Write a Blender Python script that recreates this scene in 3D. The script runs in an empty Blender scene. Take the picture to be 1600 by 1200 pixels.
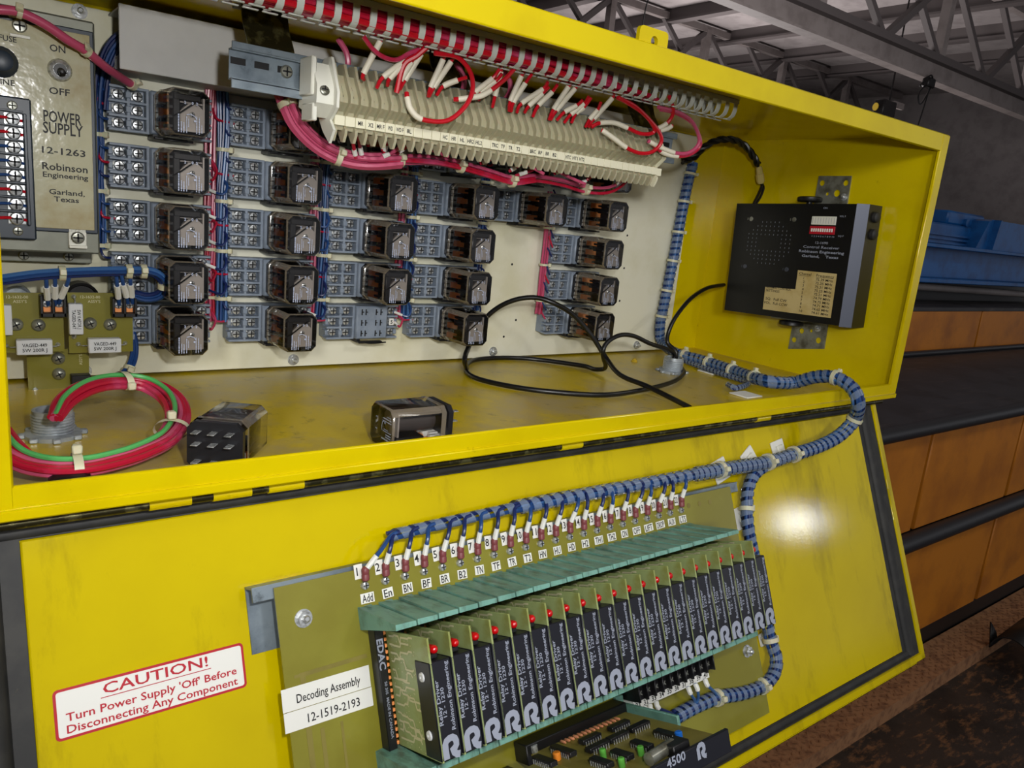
import bpy, bmesh, math, random
from mathutils import Matrix, Vector
random.seed(7)
scene = bpy.context.scene
COL = scene.collection
ZO = 1.3                                   # height of the cabinet's underside above the floor
W = Matrix.Translation((0, 0, ZO))

# ------------------------------------------------------------------ camera
CAM = Vector((-1.05299, -0.48721, 0.20035))          # in cabinet coordinates
RX = Vector((0.79837849, -0.59457224, 0.09526610)); RY = Vector((-0.05825761, -0.23373519, -0.97055341)); RZ = Vector((0.59933115, 0.76931899, -0.22124750))   # camera right / down / forward
FPX = 1179.533
cd = bpy.data.cameras.new('camera'); cam = bpy.data.objects.new('camera', cd); COL.objects.link(cam)
cam.matrix_world = W @ Matrix(((RX.x, -RY.x, -RZ.x, CAM.x), (RX.y, -RY.y, -RZ.y, CAM.y), (RX.z, -RY.z, -RZ.z, CAM.z), (0, 0, 0, 1)))
cd.sensor_width = 36; cd.lens = FPX * 36 / 1600; cd.clip_start = 0.01; cd.clip_end = 200
scene.camera = cam
# ------------------------------------------------------------------ world, lamps, exposure
wd = bpy.data.worlds.new('World'); scene.world = wd; wd.use_nodes = True
wd.node_tree.nodes['Background'].inputs[0].default_value = (0.84, 0.85, 0.90, 1)
wd.node_tree.nodes['Background'].inputs[1].default_value = 0.40
def lamp(name, loc, target, size, power, col=(1, 1, 1)):
    l = bpy.data.lights.new(name, 'AREA'); l.shape = 'DISK'; l.size = size; l.energy = power; l.color = col
    o = bpy.data.objects.new(name, l); COL.objects.link(o)
    o.location = Vector(loc) + Vector((0, 0, ZO))
    o.rotation_euler = (Vector(target) - Vector(loc)).to_track_quat('-Z', 'Y').to_euler()
    return o
lamp('work_lamp', (-0.50, -1.00, 0.655), (-0.60, 0.0, 0.2), 0.14, 2.1, (1, 0.98, 0.95))
lamp('left_fill', (-2.4, -2.6, 0.92), (-0.4, 0.1, 0.12), 0.45, 30, (1, 0.98, 0.95))  # added fill from front left for the top frame and right wall
lamp('camera_flash', (-0.985, -0.500, 0.275), (-0.60, 0.2, 0.14), 0.03, 2.45, (1, 0.99, 0.97))
lamp('overhead_lamp', (-0.5, -2.2, 3.0), (-0.5, 0.2, 0.1), 1.2, 13, (1, 0.97, 0.92))
lamp('doorway_light', (3.6, -2.65, 0.36), (0, 0, 0.0), 0.20, 3.6, (0.95, 0.97, 1.0))
lamp('truss_fill', (8.0, 0.5, 2.0), (13.0, 10, 5.2), 2.0, 420, (1, 0.94, 0.92))  # added fill that brightens the near roof truss
lamp('roof_fill', (18.0, 17.0, -0.5), (16.0, 13, 6.6), 6.0, 1250, (1, 0.92, 0.90))  # added uplight that lifts the dim roof
lamp('bench_fill', (2.6, -1.6, 2.6), (2.4, 0.8, -0.6), 0.8, 18, (1, 0.95, 0.88))  # added fill for the orange cabinets and the rusty plate
scene.view_settings.view_transform = 'Standard'
scene.view_settings.look = 'None'
scene.view_settings.exposure = 0.0
scene.view_settings.gamma = 1.0
scene.view_settings.use_curve_mapping = False

# ------------------------------------------------------------------ where a point of the photo lies on a plane of the place
def ray(u, v): return (RX * ((u - 800) / FPX) + RY * ((v - 600) / FPX) + RZ)
def at_y(u, v, y): d = ray(u, v); return CAM + d * ((y - CAM.y) / d.y)
def at_z(u, v, z): d = ray(u, v); return CAM + d * ((z - CAM.z) / d.z)
def at_x(u, v, x): d = ray(u, v); return CAM + d * ((x - CAM.x) / d.x)
D0 = Vector((0, 0.0253, -0.0134)); DE = Vector((0, -0.1388, -0.3237)).normalized(); DN = Vector((0, DE.z, -DE.y))
MD = Matrix(((1, 0, 0, D0.x), (0, -DE.y, DN.y, D0.y), (0, -DE.z, DN.z, D0.z), (0, 0, 0, 1)))   # door: x, up (= -s), out
def on_door(u, v, h=0.0):
    d = ray(u, v); P = D0 + DN * h; return CAM + d * ((P - CAM).dot(DN) / d.dot(DN))
def door(x, s, h=0.0): return D0 + Vector((x, 0, 0)) + DE * s + DN * h

# ------------------------------------------------------------------ materials
def lin(c):
    return tuple((x / 255 / 12.92) if x <= 10 else (((x / 255) + 0.055) / 1.055) ** 2.4 for x in c)
MATS = {}
def mat(name, col, rough=0.5, metal=0.0, col2=None, scale=40, thr=(0.45, 0.65), bump=0.0, bscale=300, spec=0.5, dirt=None, dscale=25, dthr=(0.6, 0.75), damt=0.8, coat=0, emit=0, stretch=None, trans=0.0, sss=0.0, dirt2=None, alpha=1.0):
    m = bpy.data.materials.new(name); m.use_nodes = True; nt = m.node_tree; N = nt.nodes; L = nt.links
    b = N['Principled BSDF']
    c = lin(col) + (1,)
    b.inputs['Base Color'].default_value = c; b.inputs['Roughness'].default_value = rough; b.inputs['Metallic'].default_value = metal
    b.inputs['Specular IOR Level'].default_value = spec; b.inputs['Coat Weight'].default_value = coat
    if alpha < 1: b.inputs['Alpha'].default_value = alpha
    if emit: b.inputs['Emission Color'].default_value = c; b.inputs['Emission Strength'].default_value = emit
    if sss: b.inputs['Subsurface Weight'].default_value = sss; b.inputs['Subsurface Scale'].default_value = 0.004
    tc = N.new('ShaderNodeTexCoord'); src = tc.outputs['Object']
    if stretch:
        mp = N.new('ShaderNodeMapping'); mp.inputs['Scale'].default_value = stretch; L.new(src, mp.inputs[0]); sv = mp.outputs[0]
    else: sv = src
    out = None
    def noise(vec, sc, det=6, ro=0.6):
        n = N.new('ShaderNodeTexNoise'); n.inputs['Scale'].default_value = sc; n.inputs['Detail'].default_value = det; n.inputs['Roughness'].default_value = ro
        L.new(vec, n.inputs['Vector']); return n.outputs['Fac']
    def mask(fac, lo, hi, amt=1.0):
        r = N.new('ShaderNodeMapRange'); r.inputs[1].default_value = lo; r.inputs[2].default_value = hi; r.inputs[4].default_value = amt
        L.new(fac, r.inputs[0]); return r.outputs[0]
    def mix(fac, a, bcol):
        x = N.new('ShaderNodeMix'); x.data_type = 'RGBA'; L.new(fac, x.inputs[0])
        if a is None: x.inputs[6].default_value = c
        else: L.new(a, x.inputs[6])
        x.inputs[7].default_value = lin(bcol) + (1,); return x.outputs[2]
    if col2 is not None: out = mix(mask(noise(src, scale), *thr), None, col2)
    if dirt is not None: out = mix(mask(noise(sv, dscale, 8, 0.7), dthr[0], dthr[1], damt), out, dirt)
    if dirt2 is not None: out = mix(mask(noise(src, dirt2[1], 10, 0.75), dirt2[2], dirt2[3], dirt2[4]), out, dirt2[0])
    if out is not None: L.new(out, b.inputs['Base Color'])
    if bump:
        bm = N.new('ShaderNodeBump'); bm.inputs['Strength'].default_value = bump; bm.inputs['Distance'].default_value = 0.001
        L.new(noise(src, bscale, 3), bm.inputs['Height']); L.new(bm.outputs[0], b.inputs['Normal'])
    MATS[name] = m
    return m
def clear(name, tint, gloss=0.12, rough=0.05, body=None, amt=0.0):
    m = bpy.data.materials.new(name); m.use_nodes = True; nt = m.node_tree; N = nt.nodes; L = nt.links
    N.remove(N['Principled BSDF'])
    t = N.new('ShaderNodeBsdfTransparent'); t.inputs[0].default_value = tint + (1,)
    g = N.new('ShaderNodeBsdfGlossy'); g.inputs['Roughness'].default_value = rough
    fr = N.new('ShaderNodeLayerWeight'); fr.inputs[0].default_value = gloss
    mx = N.new('ShaderNodeMixShader'); L.new(fr.outputs['Fresnel'], mx.inputs[0]); L.new(g.outputs[0], mx.inputs[2])
    if body:
        d = N.new('ShaderNodeBsdfDiffuse'); d.inputs[0].default_value = lin(body) + (1,)
        m2 = N.new('ShaderNodeMixShader'); m2.inputs[0].default_value = amt
        L.new(t.outputs[0], m2.inputs[1]); L.new(d.outputs[0], m2.inputs[2]); L.new(m2.outputs[0], mx.inputs[1])
    else: L.new(t.outputs[0], mx.inputs[1])
    L.new(mx.outputs[0], N['Material Output'].inputs[0])
    MATS[name] = m
    return m
YEL = (212, 190, 2)
mat('yellow', YEL, 0.15, spec=.4, col2=(200, 176, 2), scale=9, bump=0.06, bscale=500, dirt=(96, 76, 12), dscale=60, dthr=(0.66, 0.78), damt=0.6)
mat('yellow_door', (200, 179, 1), 0.085, spec=.22, col2=(190, 168, 2), scale=7, thr=(0.4, 0.7), bump=0.045, bscale=500, dirt=(84, 72, 16), dscale=5.5, dthr=(0.52, 0.76), damt=0.6, stretch=(3.4, 0.6, 1), dirt2=((60, 48, 14), 130, 0.70, 0.76, 0.75))
mat('yellow_floor', (204, 178, 14), 0.3, col2=(176, 150, 20), scale=6, bump=0.12, bscale=450, dirt=(176, 158, 104), dscale=6, dthr=(0.46, 0.60), damt=0.8, dirt2=((66, 48, 16), 34, 0.58, 0.72, 0.8))
mat('dusty_yellow', (190, 160, 30), 0.6)
mat('panel_white', (230, 228, 208), 0.32, col2=(214, 210, 180), scale=8, bump=0.06, bscale=400)
mat('duct_white', (196, 196, 194), 0.5, col2=(186, 186, 184), scale=12)
mat('duct_grey', (196, 200, 192), 0.45)
mat('socket_grey', (134, 145, 160), 0.4, col2=(118, 130, 146), scale=60)
mat('steel', (212, 215, 216), 0.22, 0.65, col2=(150, 152, 150), scale=300)
mat('zinc', (180, 188, 194), 0.35, 0.4, col2=(130, 138, 146), scale=60)
mat('bare_metal', (156, 158, 148), 0.32, 0.6, col2=(104, 102, 88), scale=50)
mat('galv', (128, 140, 148), 0.4, 0.5, col2=(98, 110, 120), scale=30, dirt=(40, 40, 36), dscale=60)
mat('old_bracket', (66, 62, 40), 0.35, 0.8, col2=(120, 116, 78), scale=90, thr=(0.5, 0.6))
mat('lip_grey', (150, 158, 164), 0.4, 0.4)
mat('black', (16, 16, 18), 0.42)
mat('slot_dark', (8, 8, 10), 0.7)
mat('bakelite', (30, 30, 33), 0.3)
mat('cover_black', (20, 21, 30), 0.38, bump=0.04)
mat('rubber', (30, 30, 30), 0.62, col2=(46, 45, 42), scale=40, dirt=(120, 108, 70), dscale=180, dthr=(0.68, 0.74), damt=0.5)
mat('cable_black', (16, 16, 18), 0.36)
mat('wire_blue', (33, 68, 124), 0.32)
mat('wire_blue_light', (62, 104, 158), 0.35)
mat('wire_navy', (24, 40, 92), 0.35)
mat('wire_red', (190, 16, 34), 0.3)
mat('wire_crimson', (176, 22, 50), 0.26, col2=(190, 70, 110), scale=20, thr=(0.5, 0.7))
mat('wire_pink', (190, 76, 110), 0.33)
mat('wire_green', (82, 170, 92), 0.35)
mat('wire_dark', (22, 24, 34), 0.4)
mat('sleeve_white', (222, 216, 196), 0.5)
mat('tie', (206, 202, 172), 0.42, sss=0.2)
mat('tag_white', (228, 228, 222), 0.5)
mat('ink', (20, 20, 22), 0.6)
mat('ink_grey', (150, 156, 172), 0.5)
mat('ink_print', (178, 188, 214), 0.5)
mat('terminal_beige', (178, 172, 144), 0.45, col2=(166, 160, 130), scale=30, sss=0.15)
mat('clamp_white', (224, 224, 212), 0.4)
mat('marker_cream', (232, 228, 200), 0.45)
mat('pcb_olive', (122, 116, 26), 0.36, col2=(132, 128, 38), scale=12, coat=0.3)
mat('pcb_card', (150, 164, 108), 0.4, col2=(134, 140, 74), scale=40, coat=0.3)
mat('pcb_tan', (130, 120, 54), 0.42, col2=(116, 106, 44), scale=30)
mat('trace', (208, 202, 162), 0.35, 0.1)
mat('copper', (250, 160, 92), 0.35, 0.0)
mat('bright_tin', (226, 229, 230), 0.3, 0.15)
mat('coil_dark', (58, 52, 50), 0.5)
mat('yoke', (158, 152, 148), 0.4, 0.2)
mat('teal', (116, 164, 150), 0.45, col2=(98, 144, 130), scale=60, dirt=(70, 84, 70), dscale=90, dthr=(0.5, 0.66), damt=0.7, stretch=(1.5, 0.4, 0.4), sss=0.1)
mat('led_red', (190, 6, 14), 0.12, coat=0.6)
mat('lug_maroon', (122, 58, 62), 0.45)
mat('ceramic', (214, 216, 218), 0.6)
mat('sticker_red', (178, 18, 38), 0.4)
mat('psu_grey', (128, 130, 118), 0.4, 0.3, col2=(112, 114, 102), scale=20)
mat('psu_navy', (36, 48, 62), 0.4)
mat('psu_plate', (190, 187, 156), 0.14, 0.0, col2=(166, 146, 96), scale=18, thr=(0.48, 0.72), bump=0.35, bscale=70, coat=0.8)
mat('tan_label', (202, 182, 126), 0.55, col2=(184, 160, 98), scale=30)
mat('receiver_black', (14, 14, 15), 0.36, bump=0.05)
mat('receiver_edge', (84, 88, 100), 0.35, 0.5)
mat('nylon', (206, 190, 120), 0.4, sss=0.2)
mat('orange_ply', (194, 118, 22), 0.5, col2=(168, 98, 18), scale=4, bump=0.08, bscale=200, dirt=(90, 48, 18), dscale=3, dthr=(0.55, 0.8), damt=0.5)
mat('ledge_black', (44, 44, 48), 0.5, col2=(24, 23, 24), scale=6, dirt=(92, 78, 72), dscale=10, dthr=(0.55, 0.75), damt=0.7, stretch=(0.6, 4, 1))
mat('pipe_black', (34, 34, 38), 0.45)
mat('machine_blue', (18, 90, 156), 0.45, col2=(12, 68, 126), scale=8)
mat('rust', (158, 114, 78), 0.75, col2=(118, 80, 54), scale=30, bump=0.6, bscale=70, dirt=(160, 104, 62), dscale=90, dthr=(0.55, 0.7), damt=0.7)
mat('grease', (52, 44, 39), 0.5, col2=(26, 23, 21), scale=5, bump=0.9, bscale=40, dirt=(150, 104, 66), dscale=26, dthr=(0.52, 0.68), damt=0.75, stretch=(0.5, 1.4, 1))
mat('roof', (156, 150, 150), 0.8, col2=(140, 134, 134), scale=2)
mat('truss', (140, 132, 130), 0.6, col2=(122, 114, 112), scale=2)
mat('truss_dark', (92, 86, 86), 0.6)
mat('dark_iron', (30, 29, 30), 0.45, 0.3)
mat('cap_green', (92, 170, 66), 0.35); mat('cap_orange', (220, 130, 40), 0.4); mat('cap_blue', (30, 110, 210), 0.35); mat('diode', (224, 150, 110), 0.3)
clear('smoke_clear', (0.92, 0.90, 0.87), 0.32, 0.07)
clear('smoke_edge_lit', (0.82, 0.78, 0.72), 0.5, 0.08, (196, 182, 160), 0.26)  # pale body paints in the light caught along the cover edges
clear('wrap_clear', (0.80, 0.86, 0.95), 0.20, 0.22, (160, 180, 208), 0.36)
def mm(x): return MATS[x] if isinstance(x, str) else x

# ------------------------------------------------------------------ mesh builder
GLY = {}
def glyphs(s, bold=0.0, sp=1.0):
    k = (s, bold, sp)
    if k not in GLY:
        c = bpy.data.curves.new('t', 'FONT'); c.body = s; c.size = 1.0; c.resolution_u = 2; c.offset = bold; c.space_character = sp; c.fill_mode = 'FRONT'
        o = bpy.data.objects.new('t', c); me = o.to_mesh()
        v = [(p.co.x, p.co.y) for p in me.vertices]; f = [tuple(p.vertices) for p in me.polygons]
        o.to_mesh_clear(); bpy.data.objects.remove(o); bpy.data.curves.remove(c)
        GLY[k] = (v, f)
    return GLY[k]
def catmull(pts, n=6, closed=False):
    P = [Vector(p) for p in pts]; out = []; m = len(P)
    if m < 3: 
        return [P[0].lerp(P[1], t / n) for t in range(n + 1)]
    rng = range(m) if closed else range(m - 1)
    for i in rng:
        p0 = P[(i - 1) % m] if closed or i > 0 else P[0] * 2 - P[1]
        p1 = P[i]; p2 = P[(i + 1) % m]
        p3 = P[(i + 2) % m] if closed or i + 2 < m else P[m - 1] * 2 - P[m - 2]
        for t in range(n):
            t = t / n; a = t * t; b = a * t
            out.append(0.5 * ((2 * p1) + (p2 - p0) * t + (2 * p0 - 5 * p1 + 4 * p2 - p3) * a + (3 * p1 - p0 - 3 * p2 + p3) * b))
    if not closed: out.append(P[-1].copy())
    return out
def frames(P, closed=False):
    n = len(P); T = []
    for i in range(n):
        a = P[(i - 1) % n] if closed or i > 0 else P[i]; b = P[(i + 1) % n] if closed or i < n - 1 else P[i]
        d = b - a; T.append(d.normalized() if d.length > 1e-9 else Vector((0, 0, 1)))
    u = T[0].orthogonal().normalized(); F = []
    for i in range(n):
        u = (u - T[i] * u.dot(T[i])).normalized(); F.append((T[i], u, T[i].cross(u)))
    return F
class MB:
    def __init__(s, M=None):
        s.v = []; s.f = []; s.k = []; s.M = M or Matrix(); s.mi = 0; s.local = False
    def add(s, vs, fs):
        o = len(s.v); s.v += [s.M @ Vector(p) for p in vs]; s.f += [tuple(i + o for i in f) for f in fs]; s.k += [s.mi] * len(fs)
        return s
    def box(s, x0, x1, y0, y1, z0, z1, b=0.0):
        if x0 > x1: x0, x1 = x1, x0
        if y0 > y1: y0, y1 = y1, y0
        if z0 > z1: z0, z1 = z1, z0
        if b <= 0:
            v = [(x, y, z) for x in (x0, x1) for y in (y0, y1) for z in (z0, z1)]
            return s.add(v, [(0, 1, 3, 2), (4, 6, 7, 5), (0, 4, 5, 1), (2, 3, 7, 6), (0, 2, 6, 4), (1, 5, 7, 3)])
        b = min(b, (x1 - x0) * 0.45, (y1 - y0) * 0.45, (z1 - z0) * 0.45)
        lo = (x0, y0, z0); hi = (x1, y1, z1); v = []; ix = {}
        for sx in (0, 1):
            for sy in (0, 1):
                for sz in (0, 1):
                    sg = (sx, sy, sz)
                    for a in range(3):
                        p = [0, 0, 0]
                        for j in range(3):
                            e = hi[j] if sg[j] else lo[j]
                            if j != a: e += -b if sg[j] else b
                            p[j] = e
                        ix[sg + (a,)] = len(v); v.append(tuple(p))
        f = []
        for a in range(3):
            j, k = [q for q in range(3) if q != a]
            for sd in (0, 1):
                loop = []
                for (p, q) in ((0, 0), (1, 0), (1, 1), (0, 1)):
                    g = [0, 0, 0]; g[a] = sd; g[j] = p; g[k] = q; loop.append(ix[tuple(g) + (a,)])
                f.append(tuple(loop))
            for p in (0, 1):
                for q in (0, 1):
                    g0 = [0, 0, 0]; g1 = [0, 0, 0]; g0[j] = g1[j] = p; g0[k] = g1[k] = q; g1[a] = 1
                    f.append((ix[tuple(g0) + (j,)], ix[tuple(g1) + (j,)], ix[tuple(g1) + (k,)], ix[tuple(g0) + (k,)]))
        for sx in (0, 1):
            for sy in (0, 1):
                for sz in (0, 1): f.append(tuple(ix[(sx, sy, sz, a)] for a in range(3)))
        return s.add(v, f)
    def prism(s, poly, ax, lo, hi):
        n = len(poly)
        def P(p, t): return {'x': (t, p[0], p[1]), 'y': (p[0], t, p[1]), 'z': (p[0], p[1], t)}[ax]
        v = [P(p, lo) for p in poly] + [P(p, hi) for p in poly]
        return s.add(v, [tuple(range(n)), tuple(range(n, 2 * n))] + [(i, (i + 1) % n, n + (i + 1) % n, n + i) for i in range(n)])
    def lathe(s, prof, o, ax, n=16, ref=None):
        o = Vector(o); a = Vector(ax).normalized(); u = a.orthogonal().normalized() if ref is None else Vector(ref); w = a.cross(u)
        v = []; f = []
        for r, t in prof:
            for i in range(n):
                th = 2 * math.pi * i / n; v.append(o + a * t + (u * math.cos(th) + w * math.sin(th)) * r)
        for j in range(len(prof) - 1):
            for i in range(n): f.append((j * n + i, j * n + (i + 1) % n, (j + 1) * n + (i + 1) % n, (j + 1) * n + i))
        f.append(tuple(range(n))); f.append(tuple(range((len(prof) - 1) * n, len(prof) * n)))
        return s.add(v, f)
    def cyl(s, p0, p1, r, n=12): 
        d = Vector(p1) - Vector(p0); return s.lathe([(r, 0), (r, d.length)], p0, d, n)
    def tube(s, pts, r, n=8, sm=6, closed=False):
        P = catmull(pts, sm, closed) if sm else [Vector(p) for p in pts]
        F = frames(P, closed); v = []; f = []; m = len(P)
        for p, (t, u, w) in zip(P, F):
            for i in range(n):
                th = 2 * math.pi * i / n; v.append(p + (u * math.cos(th) + w * math.sin(th)) * r)
        for j in range(m if closed else m - 1):
            q = (j + 1) % m
            for i in range(n): f.append((j * n + i, j * n + (i + 1) % n, q * n + (i + 1) % n, q * n + i))
        if not closed: f.append(tuple(range(n))); f.append(tuple(range((m - 1) * n, m * n)))
        return s.add(v, f)
    def spiral(s, pts, R, width, pitch, th=0.0006, sm=10):
        P = catmull(pts, sm); F = frames(P); L = [0]
        for i in range(1, len(P)): L.append(L[-1] + (P[i] - P[i - 1]).length)
        tot = L[-1]; n = int(tot / pitch * 14); v = []; f = []; j = 0
        for k in range(n + 1):
            d = tot * k / n
            for e, q in ((-width / 2, 0), (width / 2, 0)):
                dd = min(max(d + e, 0), tot); j = 0
                import bisect
                j = min(max(bisect.bisect_right(L, dd) - 1, 0), len(P) - 2)
                t = (dd - L[j]) / max(L[j + 1] - L[j], 1e-9); c = P[j].lerp(P[j + 1], t); T, u, w = F[j]
                an = 2 * math.pi * d / pitch
                v.append(c + (u * math.cos(an) + w * math.sin(an)) * R)
        for k in range(n): f.append((2 * k, 2 * k + 1, 2 * k + 3, 2 * k + 2))
        return s.add(v, f)
    def text(s, st, size, M, align='l', bold=0.0, sp=1.0, width=None, sy=1.0):
        v, f = glyphs(st, bold, sp)
        if not v: return s
        x0 = min(p[0] for p in v); x1 = max(p[0] for p in v); y0 = min(p[1] for p in v); y1 = max(p[1] for p in v)
        sx = size if width is None or len(st) == 1 else width / (x1 - x0)
        ox = {'l': x0, 'c': (x0 + x1) / 2, 'r': x1}[align]
        oy = 0.35
        return s.add([M @ Vector(((x - ox) * sx, (y - oy) * size * sy, 0)) for x, y in v], f)
    def stroke(s, pts, w, M, closed=False):
        P = [Vector((p[0], p[1], 0)) for p in pts]; n = len(P); v = []
        for i in range(n):
            a = P[max(i - 1, 0)]; b = P[min(i + 1, n - 1)]; d = (b - a).normalized(); nn = Vector((-d.y, d.x, 0)) * w / 2
            v += [M @ (P[i] + nn), M @ (P[i] - nn)]
        return s.add(v, [(2 * i, 2 * i + 1, 2 * i + 3, 2 * i + 2) for i in range(n - 1)])
    def rect(s, M, w, h):
        return s.add([M @ Vector(p) for p in ((-w / 2, -h / 2, 0), (w / 2, -h / 2, 0), (w / 2, h / 2, 0), (-w / 2, h / 2, 0))], [(0, 1, 2, 3)])
def holed(mb, outline, holes, th, M):
    """a flat plate with round holes"""
    c = bpy.data.curves.new('p', 'CURVE'); c.dimensions = '2D'; c.fill_mode = 'BOTH'; c.extrude = th / 2
    def loop(pts):
        sp = c.splines.new('POLY'); sp.points.add(len(pts) - 1)
        for p, q in zip(sp.points, pts): p.co = (q[0], q[1], 0, 1)
        sp.use_cyclic_u = True
    loop(outline)
    for (x, y, r) in holes: loop([(x + r * math.cos(a * math.pi / 8), y + r * math.sin(a * math.pi / 8)) for a in range(16)])
    o = bpy.data.objects.new('p', c); me = o.to_mesh()
    mb.add([M @ p.co for p in me.vertices], [tuple(p.vertices) for p in me.polygons])
    o.to_mesh_clear(); bpy.data.objects.remove(o); bpy.data.curves.remove(c)
ROOTM = {}
def build(name, mb, mats, parent=None, M=None, label=None):
    """links a mesh as one object; under a parent its points are taken into the parent's own space"""
    me = bpy.data.meshes.new(name)
    base = ROOTM[parent.name] if parent is not None else (M or Matrix())
    inv = base.inverted()
    vs = [tuple(p) for p in mb.v] if mb.local else [tuple(inv @ p) for p in mb.v]
    me.from_pydata(vs, [], mb.f)
    bm = bmesh.new(); bm.from_mesh(me); bmesh.ops.recalc_face_normals(bm, faces=bm.faces); bm.to_mesh(me); bm.free()
    for m in (mats if isinstance(mats, (list, tuple)) else [mats]): me.materials.append(mm(m))
    me.polygons.foreach_set('material_index', mb.k)
    me.polygons.foreach_set('use_smooth', [True] * len(me.polygons)); me.set_sharp_from_angle(angle=math.radians(38))
    o = bpy.data.objects.new(name, me); COL.objects.link(o)
    if parent is not None: o.parent = parent
    else: o.matrix_world = W @ base
    ROOTM[o.name] = base
    if label: o['label'] = label
    return o
def tag(o, label, cat, group=None):
    o['label'] = label; o['category'] = cat
    if group: o['group'] = group
    return o
def thing(name, label, cat, M, group=None):
    o = bpy.data.objects.new(name, None); COL.objects.link(o); o.empty_display_size = 0.01
    if isinstance(M, Vector) or isinstance(M, tuple): M = Matrix.Translation(M)
    o.matrix_world = W @ M; ROOTM[o.name] = M
    return tag(o, label, cat, group)
def solo(name, mb, mats, label, cat, at=None, group=None):
    if at is None:
        c = [sum(p[i] for p in mb.v) / len(mb.v) for i in range(3)]; c[2] = min(p[2] for p in mb.v); at = Vector(c)
    return tag(build(name, mb, mats, None, Matrix.Translation(at)), label, cat, group)
def dup(root, M, label, group=None):
    r = root.copy(); COL.objects.link(r); r.matrix_world = W @ M; ROOTM[r.name] = M; r['label'] = label
    if group: r['group'] = group
    for ch in list(root.children):
        c = ch.copy(); COL.objects.link(c); c.parent = r; c.matrix_parent_inverse = ch.matrix_parent_inverse.copy(); ROOTM[c.name] = M
        for g in ch.children:
            d = g.copy(); COL.objects.link(d); d.parent = c; ROOTM[d.name] = M
    return r
def structure(o): o['kind'] = 'structure'; return o
def LM(): m = MB(); m.local = True; return m
def front(P): return Matrix(((1, 0, 0, P[0]), (0, 0, -1, P[1]), (0, 1, 0, P[2]), (0, 0, 0, 1)))     # writing that faces the viewer (-y)
T = Matrix.Translation
ORD = ['first', 'second', 'third', 'fourth', 'fifth', 'sixth', 'seventh', 'eighth', 'ninth', 'tenth', 'eleventh', 'twelfth', 'thirteenth', 'fourteenth', 'fifteenth', 'sixteenth', 'seventeenth', 'eighteenth', 'nineteenth', 'twentieth']
def ordn(i):
    if i < 20: return ORD[i]
    t = {2: 'twenty', 3: 'thirty', 4: 'forty'}[(i + 1) // 10]; u = (i + 1) % 10
    return (t[:-1] + 'ieth') if u == 0 else t + '-' + ORD[u - 1]
LOGO = [(-.30, -.50), (-.31, -.10), (-.30, .14), (-.22, .27), (-.06, .34), (.10, .34), (.22, .26), (.27, .12), (.26, -.02), (.18, -.12), (.04, -.16), (.10, -.30), (.22, -.42), (.40, -.46)]
def logo(mb, M, size): mb.stroke([(x * size, y * size) for x, y in LOGO], 0.30 * size, M)
def dots(o, axis, r, h, n=8): pass
# ------------------------------------------------------------------ the hall behind
m = MB(); m.box(-40, 34, -12, 26, -1.42, -1.36); structure(build('floor', m, 'grease'))
m = MB(); m.box(-24, 34, -12, 26, 6.9, 7.0); structure(build('ceiling', m, 'roof'))
m = MB(); m.box(-40, 34, 24, 24.2, -1.42, 7.0); structure(build('wall_back', m, 'roof'))
m = MB(); m.box(33.8, 34, -2, 24, -1.42, 7.0); structure(build('wall_right', m, 'roof'))
# rust-coloured checker plate along the foot of the cabinets
m = MB(); m.box(-3, 6, .462, .60, -1.36, -1.3)
rnd = random.Random(3)
for i in range(120):
    for j in range(7):
        x = .55 + i * .026; y = .475 + j * .022 + (.011 if i % 2 else 0); a = .5 if (i + j) % 2 else -.5
        if y < .585: m.add([(x - .011 * math.cos(a), y - .011 * math.sin(a), -1.2995), (x + .003 * math.sin(a), y - .003 * math.cos(a), -1.297), (x + .011 * math.cos(a), y + .011 * math.sin(a), -1.2995), (x - .003 * math.sin(a), y + .003 * math.cos(a), -1.297)], [(0, 1, 2, 3)])
solo('checker_plate', m, 'rust', 'rusty brown checker plate along the foot of the orange cabinets', 'floor plate')
# orange cabinet run with black ledge
YB = .595; YT = 1.362; ZL = -.334
t = thing('machine_cabinet', 'long orange steel cabinet with a greasy black ledge and black pipe', 'cabinet', (1.6, YB, -1.3))
xs = [-1.2, .6, 1.62, 2.42, 3.4, 4.6]
for i in range(5):
    m = MB(); m.box(xs[i] + .012, xs[i + 1] - .012, YB, YB + .03, -.75, -.383, .004); build('upper_panel', m, 'orange_ply', t)
for i, (a, b) in enumerate(((-1.2, .5), (.5, 1.5), (1.5, 2.385), (2.385, 3.3), (3.3, 4.6))):
    m = MB(); m.box(a + .014, b - .014, YB, YB + .03, -1.215, -.815, .004); build('lower_panel', m, 'orange_ply', t)
m = MB(); m.box(-1.2, 4.6, YB + .012, YT, -1.3, -.36); build('carcass', m, 'dark_iron', t)
m = MB(); m.box(-1.25, 4.7, YB - .02, YT, -.36, ZL, .004); build('ledge', m, 'ledge_black', t)
m = MB(); m.tube([(-1.25, YB - .022, -.357), (4.7, YB - .022, -.357)], .026, 10, 1); build('ledge_lip', m, 'pipe_black', t)
m = MB(); m.tube([(-1.25, YB - .012, -.783), (4.7, YB - .012, -.783)], .034, 12, 1); build('pipe', m, 'pipe_black', t)
m = MB(); m.tube([(-1.25, YT - .02, ZL + .012), (6.4, YT - .02, ZL + .012)], .016, 10, 1); build('rear_pipe', m, 'pipe_black', t)
for a, b in ((-1.2, 1.6), (1.62, 2.6), (2.62, 3.78), (3.8, 5.2), (5.22, 6.4)):
    m = MB(); m.box(a, b, YT, YT + .03, ZL, -.085, .003); build('back_panel', m, 'orange_ply', t)
m = MB(); m.box(-1.2, 6.4, YT + .01, YT + 1.1, -1.3, -.10); build('rear_bench', m, 'dark_iron', t)
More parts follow.
